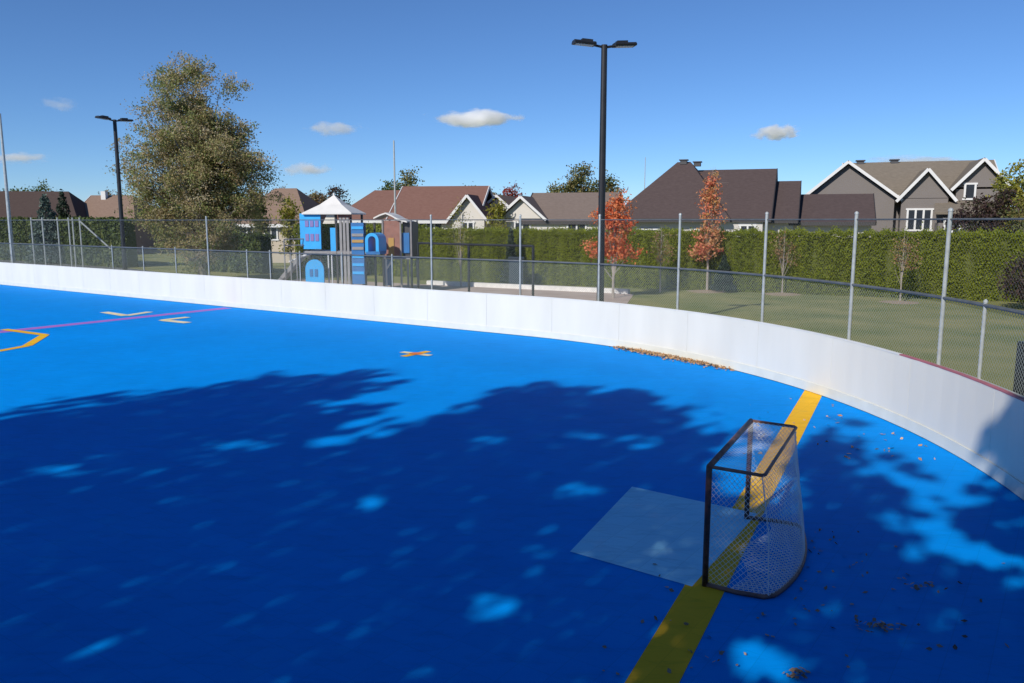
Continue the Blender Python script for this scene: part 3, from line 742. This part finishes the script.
class House:
    def __init__(s, label, loc, rz): s.t = empty('house', loc, rz, label, 'house', 'houses behind the hedge')
    def block(s, x0, x1, y0, y1, z, m):
        MB().box(((x0 + x1) / 2, (y0 + y1) / 2, z / 2), (x1 - x0, y1 - y0, z)).build('wall', m, s.t)
    def gable_x(s, x0, x1, y0, y1, ze, zr, rm, wm, ov=.4, trim=None, hipl=0.0, hipr=0.0, t=.16):
        """ridge along x; eaves at y0,y1"""
        ym = (y0 + y1) / 2; k = (zr - ze) / (ym - y0); zo = ze - ov * k
        a0, a1 = x0 - ov, x1 + ov; r0 = x0 + hipl if hipl else a0; r1 = x1 - hipr if hipr else a1
        mb = MB()
        mb.slab([(a0, y0 - ov, zo + t), (a1, y0 - ov, zo + t), (r1, ym, zr + t), (r0, ym, zr + t)], t)
        mb.slab([(a1, y1 + ov, zo + t), (a0, y1 + ov, zo + t), (r0, ym, zr + t), (r1, ym, zr + t)], t)
        if hipl: mb.slab([(a0, y1 + ov, zo + t), (a0, y0 - ov, zo + t), (r0, ym, zr + t)], t)
        if hipr: mb.slab([(a1, y0 - ov, zo + t), (a1, y1 + ov, zo + t), (r1, ym, zr + t)], t)
        mb.build('roof', rm, s.t)
        if not (hipl and hipr):
            MB().prism([(y0 + .03, ze - .1), (ym, zr - .1), (y1 - .03, ze - .1)], 'x', x0 + (.02 if not hipl else hipl), x1 - (.02 if not hipr else hipr)).build('wall', wm, s.t)
        f = MB(); tm = trim or M['soffit']
        f.bar((a0, y0 - ov - .03, zo + t * .35), (a1, y0 - ov - .03, zo + t * .35), .05, .26)
        for xx, hp in ((a0 - .03, hipl), (a1 + .03, hipr)):
            if not hp:
                for yy in (y0 - ov, y1 + ov): f.bar((xx, yy, zo + t * .4), (xx, ym, zr + t * .4), .06, .26)
        f.build('fascia', tm, s.t)
    def gable_y(s, x0, x1, y0, y1, ze, zr, rm, wm, ov=.35, trim=None, t=.16, xm=None):
        """gable facing the front (-y); ridge along y"""
        xm = (x0 + x1) / 2 if xm is None else xm; kl = (zr - ze) / (xm - x0); kr = (zr - ze) / (x1 - xm); mb = MB(); f0 = y0 - ov
        mb.slab([(x0 - ov, f0, ze - ov * kl + t), (xm, f0, zr + t), (xm, y1, zr + t), (x0 - ov, y1, ze - ov * kl + t)], t)
        mb.slab([(xm, f0, zr + t), (x1 + ov, f0, ze - ov * kr + t), (x1 + ov, y1, ze - ov * kr + t), (xm, y1, zr + t)], t)
        mb.build('roof', rm, s.t)
        MB().prism([(x0 + .03, ze - .12), (xm, zr - .1), (x1 - .03, ze - .12)], 'y', y0 + .02, y1).build('wall', wm, s.t)
        f = MB(); f.bar((x0 - ov, f0 - .04, ze - ov * kl + .06), (xm, f0 - .04, zr + .06), .07, .19, (0, 0, 1)); f.bar((x1 + ov, f0 - .043, ze - ov * kr + .06), (xm, f0 - .043, zr + .06), .07, .19, (0, 0, 1))
        f.build('fascia', trim or M['white'], s.t)
    def window(s, x, y, z, w, h, cols=2):
        mb = MB(); d = .09
        mb.box((x, y - .03, z + h / 2), (w + .24, d, .12)).box((x, y - .03, z - h / 2), (w + .24, d, .12))
        for i in range(cols + 1): mb.box((x - w / 2 + w * i / cols, y - .03, z), (.12, d - .004, h - .12))
        fr = mb.build('window', M['white'], s.t)
        MB().box((x, y - .015, z), (w, .03, h)).build('pane', M['glass'], fr)
    def vents(s, pts, parent=None):
        for x, y, z in pts: MB().box((x, y, z + .17), (.5, .5, .3)).box((x, y, z + .35), (.66, .66, .08)).build('roof_vent', M['vent'], s.t)

# big dark brown house
Y0 = 60.5; x0 = GX(618, Y0)
H = House('long low house with big dark brown stepped roofs behind the orange trees', (x0, Y0, -.03), R(-20))
H.block(0, 10.2, 0, 11, 3.62, WL['stone']); H.block(10.2, 12.2, 1.2, 10, 3.5, WL['stone']); H.block(12.2, 17.3, 1.8, 9, 3.3, WL['stone'])
H.gable_x(0, 10.3, .3, 11.3, 3.72, 7.2, SH['brown'], WL['taupe'], .45, hipl=4.2)
H.gable_x(-.2, 7.6, -.25, 10.4, 3.78, 7.8, SH['brown'], WL['taupe'], .45, hipl=3.6, hipr=3.2)
H.gable_x(10.0, 12.1, 1.0, 10, 3.6, 6.25, SH['brown'], WL['taupe'], .4)
H.gable_x(12.3, 17.1, 1.6, 9.2, 3.4, 5.25, SH['brown'], WL['taupe'], .4)
H.window(2.2, 0, 2.3, 1.4, 1.1); H.window(6.2, 0, 2.3, 1.8, 1.1, 3); H.window(9.2, 0, 2.5, 1.0, 1.3)
H.vents([(3.9, 5.0, 7.75), (4.9, 5.3, 7.6)])

# grey two storey house
Y0 = 58; x0 = GX(803, Y0)
H = House('two storey taupe house with three white trimmed gables', (x0 * 1.15, Y0 * 1.15, -.52), R(-20)); H.t.scale = (1.15, 1.15, 1.15)
H.block(0, 12.3, .3, 9, 5.2, WL['taupe']); H.block(.1, 5.6, -.6, .4, 4.95, WL['taupe']); H.block(6.0, 8.8, -.9, .5, 4.9, WL['taupe']); H.block(9.3, 12.2, -.4, .5, 5.5, WL['taupe'])
H.gable_x(2.7, 12.0, .5, 9.5, 5.15, 7.55, SH['taupe'], WL['taupe'], .3, M['white'])
H.gable_y(-.2, 5.7, -.6, 5.0, 5.0, 7.35, SH['taupe'], WL['taupe'], .35, xm=2.55)
H.gable_y(6.0, 8.9, -.9, 5.0, 5.05, 6.75, SH['taupe'], WL['taupe'], .35)
H.gable_y(9.3, 12.2, -.4, 5.0, 5.75, 7.35, SH['taupe'], WL['taupe'], .35)
H.block(8.1, 10.3, -2.6, -.95, 3.3, WL['taupe'])
MB().slab([(7.8, -2.9, 4.0), (10.6, -2.9, 4.0), (10.3, -.4, 4.75), (8.1, -.4, 4.75)], .16).build('porch_roof', SH['taupe'], H.t)
H.window(7.15, -.9, 3.5, 1.45, 1.4, 3); H.window(10.1, -.4, 5.35, .6, 1.0, 1); H.window(8.9, -2.6, 3.05, .9, 1.0, 2)
H.vents([(3.6, 5.0, 7.5), (5.9, 5.0, 7.5)])

# cream gabled house with grey-brown roof
Y0 = 63; x0 = GX(500, Y0)
H = House('cream house with grey brown roof and pointed front gable mid hedge', (x0, Y0, -.03), R(-14))
H.block(0, 8.3, 0, 8, 3.4, WL['cream']); H.gable_x(2.0, 8.3, .2, 9, 3.45, 5.55, SH['greybrown'], WL['cream'], .4)
H.gable_y(.1, 3.4, -.2, 5, 3.75, 5.2, SH['greybrown'], WL['cream'], .35); H.window(1.8, -.02, 2.9, 1.2, .9); H.window(6, -.02, 2.9, 1.4, .9)
H2 = House('small cream house with white rakes half hidden behind the yellow tree', (GX(474, 70), 70, -.03), R(-14))
H2.block(0, 4.2, 0, 6, 3.6, WL['cream']); H2.gable_y(0, 4.2, 0, 6, 3.7, 5.5, SH['tan'], WL['cream'], .4); H2.window(2.1, -.02, 3.0, 1.2, .9)

# red-brown roofed house
Y0 = 66; x0 = GX(393, Y0)
H = House('house with wide red brown roof and cream gable behind the playground', (x0, Y0, -.03), R(-10))
H.block(0, 6.8, 0, 8, 3.4, WL['cream']); H.block(-5, 0, 1, 8, 3.4, WL['cream'])
H.gable_x(.1, 6.7, 0, 8.4, 3.6, 6.2, SH['red'], WL['cream'], .45, trim=M['white'], hipr=.0)
H.gable_y(5.1, 7.9, -.9, 4.5, 3.65, 5.35, SH['red'], WL['cream'], .35); H.block(5.2, 7.8, -.9, .1, 3.5, WL['cream'])
H.gable_x(-5.2, -.4, .8, 8.2, 3.6, 5.9, SH['red'], WL['cream'], .4, trim=M['white'], hipl=2.2)
H.window(3.2, -.02, 2.9, 2.0, .9, 3); H.window(6.5, -.92, 2.9, .9, .9)

# tan house right of the big tree
Y0 = 68; x0 = GX(234, Y0)
H = House('beige house with tan roof and white windows right of the large tree', (x0, Y0, -.03), R(-8))
H.block(0, 6.4, 0, 8, 3.4, WL['beige']); H.gable_x(0, 6.4, 0, 8.4, 3.3, 6.1, SH['tan'], WL['beige'], .45, hipr=2.4, hipl=2.0, trim=M['white'])
H.window(1.3, -.02, 2.55, 1.1, 1.3); H.window(3.4, -.02, 2.55, 1.1, 1.3); H.window(5.2, -.02, 2.55, .9, 1.3)
# far left houses
Y0 = 80; H = House('far left house with wide dark brown roof behind the spruces', (GX(-22, Y0), Y0, -.03), R(8))
H.block(0, 9.2, 0, 8, 3.7, WL['cream']); H.gable_x(0, 9.2, 0, 8.4, 3.7, 6.3, SH['dark'], WL['cream'], .45, hipr=1.9); H.window(2.0, -.02, 2.9, 1.6, 1.0); H.window(6.0, -.02, 2.9, 1.4, 1.0)
Y0 = 84; H = House('low house with pinkish tan roof left of the black lamp post', (GX(76, Y0), Y0, -.03), R(-4))
H.block(0, 6.4, 0, 8, 3.5, WL['brick']); H.gable_x(0, 6.4, 0, 8.4, 3.6, 6.0, SH['tan'], WL['brick'], .4, hipr=2.2, trim=M['white']); H.window(1.6, -.02, 2.9, 1.2, .9); H.window(4.5, -.02, 2.9, 1.2, .9)
MB().box((1.4, 3.6, 6.1), (.5, .5, .9)).build('chimney', M['white'], H.t)

# ------------------------------------------------------------------ playground tower
pb = {'blue': mat('play_blue', (.035, .37, .78), .4, var=.06, scale=3), 'deep': mat('play_deep_blue', (.03, .15, .38), .4, var=.1, scale=3),
      'cream': mat('play_cream', (.62, .58, .48), .5, var=.05, scale=3), 'canvas': mat('shade_canvas', (.66, .64, .60), .8, var=.06, scale=2),
      'post': mat('play_post', (.06, .055, .055), .5, var=.1, scale=5), 'greycol': mat('play_grey', (.26, .25, .25), .5, var=.1, scale=4),
      'brick': mat('play_brown', (.26, .12, .09), .6, var=.15, scale=5), 'plum': mat('play_plum', (.20, .17, .42), .5), 'ochre': mat('play_ochre', (.42, .25, .07), .5), 'pale': mat('play_pale', (.62, .63, .64), .4, var=.05, scale=3)}
PY = 38.0; PX = GX(340, PY, 2); S = PY / F
ps = empty('play_structure', (PX, PY, -.03), R(-8), 'blue and grey climbing tower with white tent roof in the playground', 'play structure')
def ux(u): return (u - 340) * S * 1.005
def vz(v): return ZV(v, PY)
def pbox(name, u0, u1, v0, v1, y, d, m, parent=ps):
    return MB().box(((ux(u0) + ux(u1)) / 2, y, (vz(v0) + vz(v1)) / 2), (ux(u1) - ux(u0), d, vz(v0) - vz(v1))).build(name, pb[m], parent)
for u, y in ((313, -.6), (342, -.65), (356, -.55), (313, .9), (342, .9), (357, .9), (370, -.6), (370, .9)):
    MB().tube([(ux(u), y, 0), (ux(u), y, vz(213 if u < 360 else 222))], .055, 10).build('post', pb['post'], ps)
# tent roof
mb = MB(); rx = 25 * S; cx = ux(334.5); top = vz(194); ed = vz(212.5)
ring = [(cx + rx * a, .15 + rx * b, ed) for a, b in ((-1, -.9), (1, -.9), (1, .9), (-1, .9))]
mid = [(cx + rx * a * .45, .15 + rx * b * .45, ed + (top - ed) * .46) for a, b in ((-1, -.9), (1, -.9), (1, .9), (-1, .9))]
vs = ring + mid + [(cx, .15, top)] + [(x, y, z - .06) for x, y, z in ring]
mb.add(vs, [(i, (i + 1) % 4, 4 + (i + 1) % 4, 4 + i) for i in range(4)] + [(4 + i, 4 + (i + 1) % 4, 8) for i in range(4)] + [(9 + i, 9 + (i + 1) % 4, (i + 1) % 4, i) for i in range(4)] + [(9, 10, 11, 12)])
mb.tube([(cx, .15, top - .05), (cx, .15, top + .08)], .05, 8)
mb.build('tent_roof', pb['canvas'], ps)
w1 = pbox('wall_panel', 309, 327, 213, 248, -.72, .08, 'blue')
for v0, v1 in ((220, 226), (233, 240)):
    mbx = MB()
    for a, b in ((311.5, 315), (316.5, 320), (321.5, 325)): mbx.box(((ux(a) + ux(b)) / 2, -.77, (vz(v0) + vz(v1)) / 2), (ux(b) - ux(a), .03, vz(v0) - vz(v1)))
    mbx.build('window_cutout', pb['plum'], w1)
pbox('wall_panel', 306, 309, 213, 245, -.3, .9, 'blue')
mb = MB(); mb.prism([(ux(329), vz(223)), (ux(334), vz(213)), (ux(341), vz(213)), (ux(341), vz(223))], 'y', -.72, -.66); mb.build('pediment', pb['cream'], ps)
pbox('wall_panel', 336, 341.5, 227, 250, -.66, .06, 'blue'); pbox('wall_panel', 329, 335.5, 229, 247, .4, .06, 'greycol')
pbox('deck', 308, 372, 250, 252.5, .15, 1.7, 'greycol')
for u in (345.5, 349, 352.5): pbox('column', u, u + 2.4, 217, 283, -.68, .06, 'greycol')
pbox('wall_panel', 344, 357, 214, 217, -.62, .1, 'brick')
w2 = pbox('climbing_wall', 357.5, 370, 222, 282, -.72, .08, 'deep')
for i, (v, m) in enumerate(((226, 'blue'), (233, 'greycol'), (239, 'ochre'), (246, 'greycol'), (254, 'blue'), (262, 'blue'), (270, 'blue'))): 
    MB().box((ux(364), -.775, vz(v + 1)), (ux(370) - ux(358.5), .04, .13)).build('rung', pb[m], w2)
# arch tunnel
def arch(name, u0, u1, v0, v1, y, d, m, wall=.10):
    mb = MB(); cxx = (ux(u0) + ux(u1)) / 2; r = (ux(u1) - ux(u0)) / 2; zt = vz(v0) - r; zb = vz(v1); pr = []
    pr = [(cxx + r, zb)] + [(cxx + r * math.cos(a), zt + r * math.sin(a)) for a in np.linspace(0, math.pi, 11)] + [(cxx - r, zb)]
    if wall:
        ri = r - wall; pr += [(cxx - ri, zb)] + [(cxx + ri * math.cos(a), zt + ri * math.sin(a)) for a in np.linspace(math.pi, 0, 11)] + [(cxx + ri, zb)]
    nn = len(pr); 
    if wall:
        h = nn // 2; vs = [(u, y - d / 2, z) for u, z in pr] + [(u, y + d / 2, z) for u, z in pr]; fs = []
        for i in range(h - 1):
            j = nn - 1 - i
            fs += [(i, i + 1, j - 1, j), (nn + i, nn + j, nn + j - 1, nn + i + 1), (i, nn + i, nn + i + 1, i + 1), (j, j - 1, nn + j - 1, nn + j)]
        mb.add(vs, fs)
    else: mb.prism(pr, 'y', y - d / 2, y + d / 2)
    return mb.build(name, pb[m], ps)
arch('tunnel', 371.5, 385, 232, 251, -.2, 1.2, 'blue', .14); pbox('wall_panel', 372, 386, 250, 253, -.3, 1.0, 'deep')
hd = arch('playhouse_front', 315, 333.5, 257.5, 283, -1.3, .08, 'blue', 0)
mbx = MB()
for a, b in ((319.5, 322.5), (324.5, 327.5)): mbx.box(((ux(a) + ux(b)) / 2, -1.35, (vz(267) + vz(274)) / 2), (ux(b) - ux(a), .03, vz(267) - vz(274)))
mbx.build('window_cutout', pb['deep'], hd)
MB().slab([(ux(300), -1.5, vz(259)), (ux(318), -1.5, vz(252)), (ux(318), -.8, vz(252)), (ux(300), -.8, vz(259))], .06).build('slide_top', pb['pale'], ps)
mb = MB(); mb.bar((ux(313), -1.25, vz(255)), (ux(289), -1.25, vz(281)), .5, .06); mb.bar((ux(313), -1.5, vz(253)), (ux(289), -1.5, vz(279)), .05, .16); mb.bar((ux(313), -1.0, vz(253)), (ux(289), -1.0, vz(279)), .05, .16); mb.build('slide', pb['greycol'], ps)
for u in (297, 303, 309): MB().tube([(ux(u), -1.6, 0), (ux(u), -1.6, vz(238 if u == 297 else 250))], .03, 8).build('support', pb['greycol'], ps)
for u in (335, 338.5): MB().tube([(ux(u), -.9, 0), (ux(u), -.9, vz(252))], .035, 8).build('support', pb['pale'], ps)
mb = MB()
for v in (238, 244): mb.tube([(ux(297), -1.6, vz(v)), (ux(310), -.7, vz(v))], .025, 8)
mb.build('handrail', pb['greycol'], ps)

# second tower
ps2 = empty('play_tower', (GX(396, 39.5, 2), 39.5, -.03), R(-6), 'brown walled play tower under a curved white sail roof', 'play tower')
def u2(u): return (u - 396) * 39.5 / F
def z2(v): return ZV(v, 39.5)
def qbox(name, u0, u1, v0, v1, y, d, m): return MB().box(((u2(u0) + u2(u1)) / 2, y, (z2(v0) + z2(v1)) / 2), (u2(u1) - u2(u0), d, z2(v0) - z2(v1))).build(name, pb[m], ps2)
qbox('wall_panel', 387, 403, 220, 256, -.5, .08, 'brick'); qbox('wall_panel', 405, 415, 221, 255, .2, 1.2, 'post')
w3 = qbox('wall_panel', 404.5, 412, 232, 252, -.45, .06, 'deep')
qbox('doorway', 391.5, 397, 237, 256, -.56, .04, 'ochre'); qbox('deck', 386, 415, 256, 258, .1, 1.4, 'greycol')
mb = MB(); cur = [(378, 217), (384, 214), (390, 212.0), (396, 214.5), (402, 218), (411, 220.5)]
for (a, va), (b, vb) in zip(cur, cur[1:]): mb.slab([(u2(a), -.75, z2(va)), (u2(b), -.75, z2(vb)), (u2(b), .95, z2(vb)), (u2(a), .95, z2(va))], .07)
mb.build('sail_roof', pb['canvas'], ps2)
for u, y in ((386, -.55), (404, -.58), (414, -.5), (386, .8), (404, .8), (414, .8)): MB().tube([(u2(u), y, 0), (u2(u), y, z2(219))], .05, 8).build('post', pb['greycol'], ps2)
qbox('wall_panel', 385.5, 393, 257, 284, -.45, .06, 'deep'); 
mb = MB(); mb.tube([(u2(390), -.8, 0), (u2(390), -.8, z2(258))], .045, 8); mb.tube([(u2(390), -.8, z2(268)), (u2(396), -.6, z2(257.5))], .04, 8); mb.build('support', pb['pale'], ps2)
bn = empty('bench', (GX(374, 37.3), 37.3, -.03), R(-8), 'small white slab bench between the two play towers', 'bench')
MB().box((0, 0, .42), (.85, .4, .10)).build('seat', M['white'], bn)
for s in (-.3, .3): MB().box((s, 0, .185), (.10, .34, .37)).build('leg', M['white'], bn)

# ------------------------------------------------------------------ trees behind the camera whose shade falls on the court
MAIN = [(-9.18, 14.14), (-8.55, 14.93), (-7.79, 15.72), (-6.5, 16.5), (-5.58, 17.58), (-4.82, 18.05), (-3.99, 18.42), (-2.98, 18.68), (-2.67, 17.69), (-2.88, 16.3), (-3.28, 15.54), (-2.73, 14.68), (-3.06, 13.22), (-2.73, 12.83), (-1.98, 13.91), (-1.34, 14.68), (-0.24, 15.91), (0.84, 17.47), (1.34, 16.81), (2.04, 16.5), (2.71, 15.54), (3.28, 14.52), (3.33, 13.09), (3.12, 11.64), (2.78, 10.68), (3.34, 9.68), (4.03, 10.91), (4.48, 12.18), (5.35, 13.22), (5.41, 12.01), (4.73, 10.91), (4.95, 10.47), (4.47, 9.68), (4.82, 9.5), (4.93, 9.0), (4.44, 8.27), (4.3, 7.75), (4.62, 7.75), (5.02, 8.5), (5.5, 9.6), (6.15, 10.6), (7.4, 11.64), (9.6, 11.5), (9.5, 1.6), (-15, 1.6), (-15, 11.5)]
HOLES = [(-2.88, 12.41, .4, .35), (-1.73, 9.57, .26, .30), (.89, 10.14, .28, .40), (4.55, 8.94, .28, .36), (4.86, 8.19, .32, .45), (-.11, 6.88, .24, .30), (2.05, 5.97, .28, .36), (2.02, 12.35, .3, .4), (1.27, 12.77, .4, .3), (-4.23, 12.18, .5, .28), (-.35, 12.47, .36, .26), (-6.32, 10.91, .42, .26), (-3.26, 6.28, .34, .24), (-4.4, 5.9, .3, .25)]
def inpoly(px, py, poly):
    ins = np.zeros(len(px), bool); n = len(poly)
    for i in range(n):
        xa, ya = poly[i]; xb, yb = poly[(i + 1) % n]
        c = ((ya > py) != (yb > py)); xx = (xb - xa) * (py - ya) / (yb - ya + 1e-12) + xa
        ins ^= c & (px < xx)
    return ins
NS = 420000
gx = RNG.uniform(-15, 9.6, NS); gy = RNG.uniform(1.6, 19.2, NS)
def edge_dist(px, py, poly):
    dm = np.full(len(px), 1e9); n = len(poly)
    for i in range(n):
        xa, ya = poly[i]; xb, yb = poly[(i + 1) % n]; dx, dy = xb - xa, yb - ya
        t = np.clip(((px - xa) * dx + (py - ya) * dy) / (dx * dx + dy * dy + 1e-9), 0, 1)
        dm = np.minimum(dm, np.hypot(px - xa - t * dx, py - ya - t * dy))
    return np.where(inpoly(px, py, poly), dm, -dm)
def waves(px, py, wl, stretch, n=26):
    # irregular field: sum of random waves, drawn out along the way the sun's rays fall
    ca, sa = math.cos(SUN_AZ), math.sin(SUN_AZ)
    al = px * sa + py * ca; ac = px * ca - py * sa; out = 0
    for k in range(n):
        th = RNG.uniform(0, 2 * math.pi); f = 2 * math.pi / (wl * RNG.uniform(.55, 1.9))
        out = out + np.sin(f * (al * math.cos(th) / stretch + ac * math.sin(th)) + RNG.uniform(0, 6.28)) * RNG.uniform(.6, 1)
    return out / math.sqrt(n * .33)
sd = edge_dist(gx, gy, MAIN)
fine = waves(gx, gy, .30, 2.2); mid_ = waves(gx, gy, 1.3, 1.8)
fld = sd + .17 * fine + .20 * mid_ - .06
pr = np.clip(fld / .30 + .5, 0, 1)                                   # thin twigs at the rim
pr *= np.clip(.50 + 1.9 * np.clip(sd, 0, 1.1) / 1.1 + .50 * fine + .30 * mid_, .05, 1)   # ragged near the rim, closed further in
pr *= np.clip(.85 + .09 * mid_ + .06 * fine, .52, 1)
for i, (cx_, cy_, a_, b_) in enumerate(HOLES):
    q = ((gx - cx_) / a_) ** 2 + ((gy - cy_) / b_) ** 2
    st = 1.0 if i in (3, 4) else .96 if i in (0, 6) else .82
    pr *= 1 - st * np.clip(1.5 - q + .3 * fine, 0, 1)
for cx_, cy_, a_, b_, k_ in ((5.25, 12.5, .40, .45, .7), (4.5, 11.3, .35, .6, .8), (5.6, 11.2, .22, .7, .55), (5.9, 13.6, .25, .4, .4), (4.0, 12.8, .25, .5, .35), (5.0, 9.9, .16, .5, .5)):
    q = ((gx - cx_) / a_) ** 2 + ((gy - cy_) / b_) ** 2
    pr = np.maximum(pr, k_ * np.clip(1.3 - q + .5 * fine, 0, 1))
ok = RNG.random(NS) < pr
gx, gy = gx[ok], gy[ok]
yc = RNG.uniform(-6.8, -1.0, len(gx)); kz = 1 / math.tan(SUN_EL)
z = (gy - yc) / (kz * math.cos(SUN_AZ)); x = gx - math.sin(SUN_AZ) * kz * z
good = (z > 2.3) & (z < 18.5)
C = np.stack([x, yc, z], 1)[good][:80000]
trunks = [(-18.2, -4.2, 17.0), (-10.4, -3.8, 17.5), (-3.2, -4.4, 12.5)]
d = np.stack([np.abs(C[:, 0] - t[0] + (C[:, 2] - 8) * .0) for t in trunks], 1); own = d.argmin(1)
for i, (tx, ty, th) in enumerate(trunks):
    sel = C[own == i] - np.array([tx, ty, 0])
    t = empty('maple_tree', (tx, ty, -.03), 0, ['tall leafy maple behind the near boards shading the court from the left', 'tall leafy maple behind the viewpoint shading the middle of the court', 'lower leafy maple just behind the viewpoint shading the goal'][i], 'tree', 'shade trees behind the near boards')
    pts = sel[RNG.choice(len(sel), 60)]
    lob = [(p[0], p[1], p[2], .4, .4, .4) for p in pts]
    mb = MB(); limbs(mb, None, th, lob, .24, 40, .85); mb.build('trunk', M['bark'], t, fix=False)
    leaf_mesh('crown', sel, .22, LM['shade'], t, aspect=.8)

# ------------------------------------------------------------------ fallen leaves
pts = []
for i in range(2600):
    s = s_near(GP(610, 346.5)) if False else 0
    break
sa = s_near(GP(612, 348)); sb = s_near(GP(738, 372))
for i in range(1050):
    k = random.betavariate(1.6, 1.9); p, d_, nn = P.at(sa + (sb - sa) * k)
    q = p - nn * (abs(random.gauss(0, .16)) * (1.2 - abs(k - .5)) + .03); pts.append((q.x, q.y, .012 + random.random() * .05))
for i in range(90):
    q = GP(random.uniform(740, 1000), random.uniform(395, 460)); 
    if (q - C1).length < R1 - .15: pts.append((q.x, q.y, .012))
tag(leaf_mesh('fallen_leaves', pts, .075, LM['litter'], flat=.6), kind='stuff')
pts = []
for i in range(45):
    a = random.uniform(-.1, 1.1); q = N0 + gu * (a * GL) + gw * (.75 + abs(random.gauss(0, .35))); pts.append((q.x, q.y, .013))
for i in range(130):
    q = GP(random.uniform(600, 1010), random.uniform(560, 680))
    if i % 3 == 0: pts.append((q.x, q.y, .013))
for cx_, cy_, n_, sp in ((882, 628, 45, .07), (915, 588, 26, .10), (795, 676, 26, .05), (730, 660, 8, .1)):
    c = GP(cx_, cy_)
    for i in range(n_): pts.append((c.x + random.gauss(0, sp * 1.3), c.y + random.gauss(0, sp * .6), .012 + random.random() * .03))
tag(leaf_mesh('dry_leaf_scatter', pts, .05, leaf_mat('dull_leaves', [(.18, .12, .08), (.26, .19, .13), (.30, .25, .2)], 0), flat=.75), kind='stuff')

# ------------------------------------------------------------------ clouds
def cloud_mat(dens):
    m = bpy.data.materials.new('cloud_vapour'); m.use_nodes = True; nt = m.node_tree; nt.nodes.clear(); N = nt.nodes.new; L = nt.links.new
    out = N('ShaderNodeOutputMaterial'); pv = N('ShaderNodeVolumePrincipled'); tc = N('ShaderNodeTexCoord')
    pv.inputs['Color'].default_value = (1, 1, 1, 1); pv.inputs['Anisotropy'].default_value = .1
    nz = N('ShaderNodeTexNoise'); nz.inputs['Scale'].default_value = 1.6; nz.inputs['Detail'].default_value = 4; nz.inputs['Roughness'].default_value = .6
    oi = N('ShaderNodeObjectInfo'); ad = N('ShaderNodeVectorMath'); ad.operation = 'MULTIPLY_ADD'; ad.inputs[1].default_value = (1.6, 1, .8); L(tc.outputs['Object'], ad.inputs[0]); L(oi.outputs['Location'], ad.inputs[2]); L(ad.outputs[0], nz.inputs['Vector'])
    ln = N('ShaderNodeVectorMath'); ln.operation = 'LENGTH'; L(tc.outputs['Object'], ln.inputs[0])
    a = N('ShaderNodeMath'); a.operation = 'MULTIPLY_ADD'; a.inputs[1].default_value = -1.35; a.inputs[2].default_value = -.30; L(ln.outputs['Value'], a.inputs[0])
    b = N('ShaderNodeMath'); b.operation = 'MULTIPLY_ADD'; b.inputs[1].default_value = 2.3; L(nz.outputs['Fac'], b.inputs[0]); L(a.outputs[0], b.inputs[2])
    c = N('ShaderNodeMath'); c.operation = 'MULTIPLY'; c.use_clamp = False; c.inputs[1].default_value = dens; L(b.outputs[0], c.inputs[0])
    e = N('ShaderNodeMath'); e.operation = 'MAXIMUM'; e.inputs[1].default_value = 0; L(c.outputs[0], e.inputs[0])
    L(e.outputs[0], pv.inputs['Density']); L(pv.outputs[0], out.inputs['Volume'])
    return m
import bmesh
CM = {d: cloud_mat(d) for d in (.22, .06, .02)}
for u, v, hw, hh, dn, lab in ((477, 119, 52, 11, .22, 'largest white puffy cloud high above the middle roofs'), (777, 132, 27, 8.5, .22, 'small white puff cloud above the big brown roof'),
                         (334, 128, 32, 8, .06, 'thin small cloud right of the large tree top'), (308, 169, 30, 8, .06, 'faint flat cloud low above the playground'),
                         (18, 158, 36, 7, .06, 'flat white cloud left of the far black lamp post'), (60, 105, 22, 8, .02, 'very faint wisp of cloud above the far left lamp post'),
                         (915, 161, 70, 7, .06, 'low flat cloud behind the grey house roof')):
    D = 1600.0; me = bpy.data.meshes.new('cloud'); bm = bmesh.new(); bmesh.ops.create_icosphere(bm, subdivisions=3, radius=1.0)
    bm.to_mesh(me); bm.free(); me.materials.append(CM[dn])
    o = bpy.data.objects.new('cloud', me); COL.objects.link(o)
    o.location = (GX(u, D, ZV(v, D)), D, ZV(v, D)); o.scale = (hw / F * D * 1.15, 60, hh / F * D * 1.2)
    tag(o, lab, 'cloud', 'clouds in the blue sky')
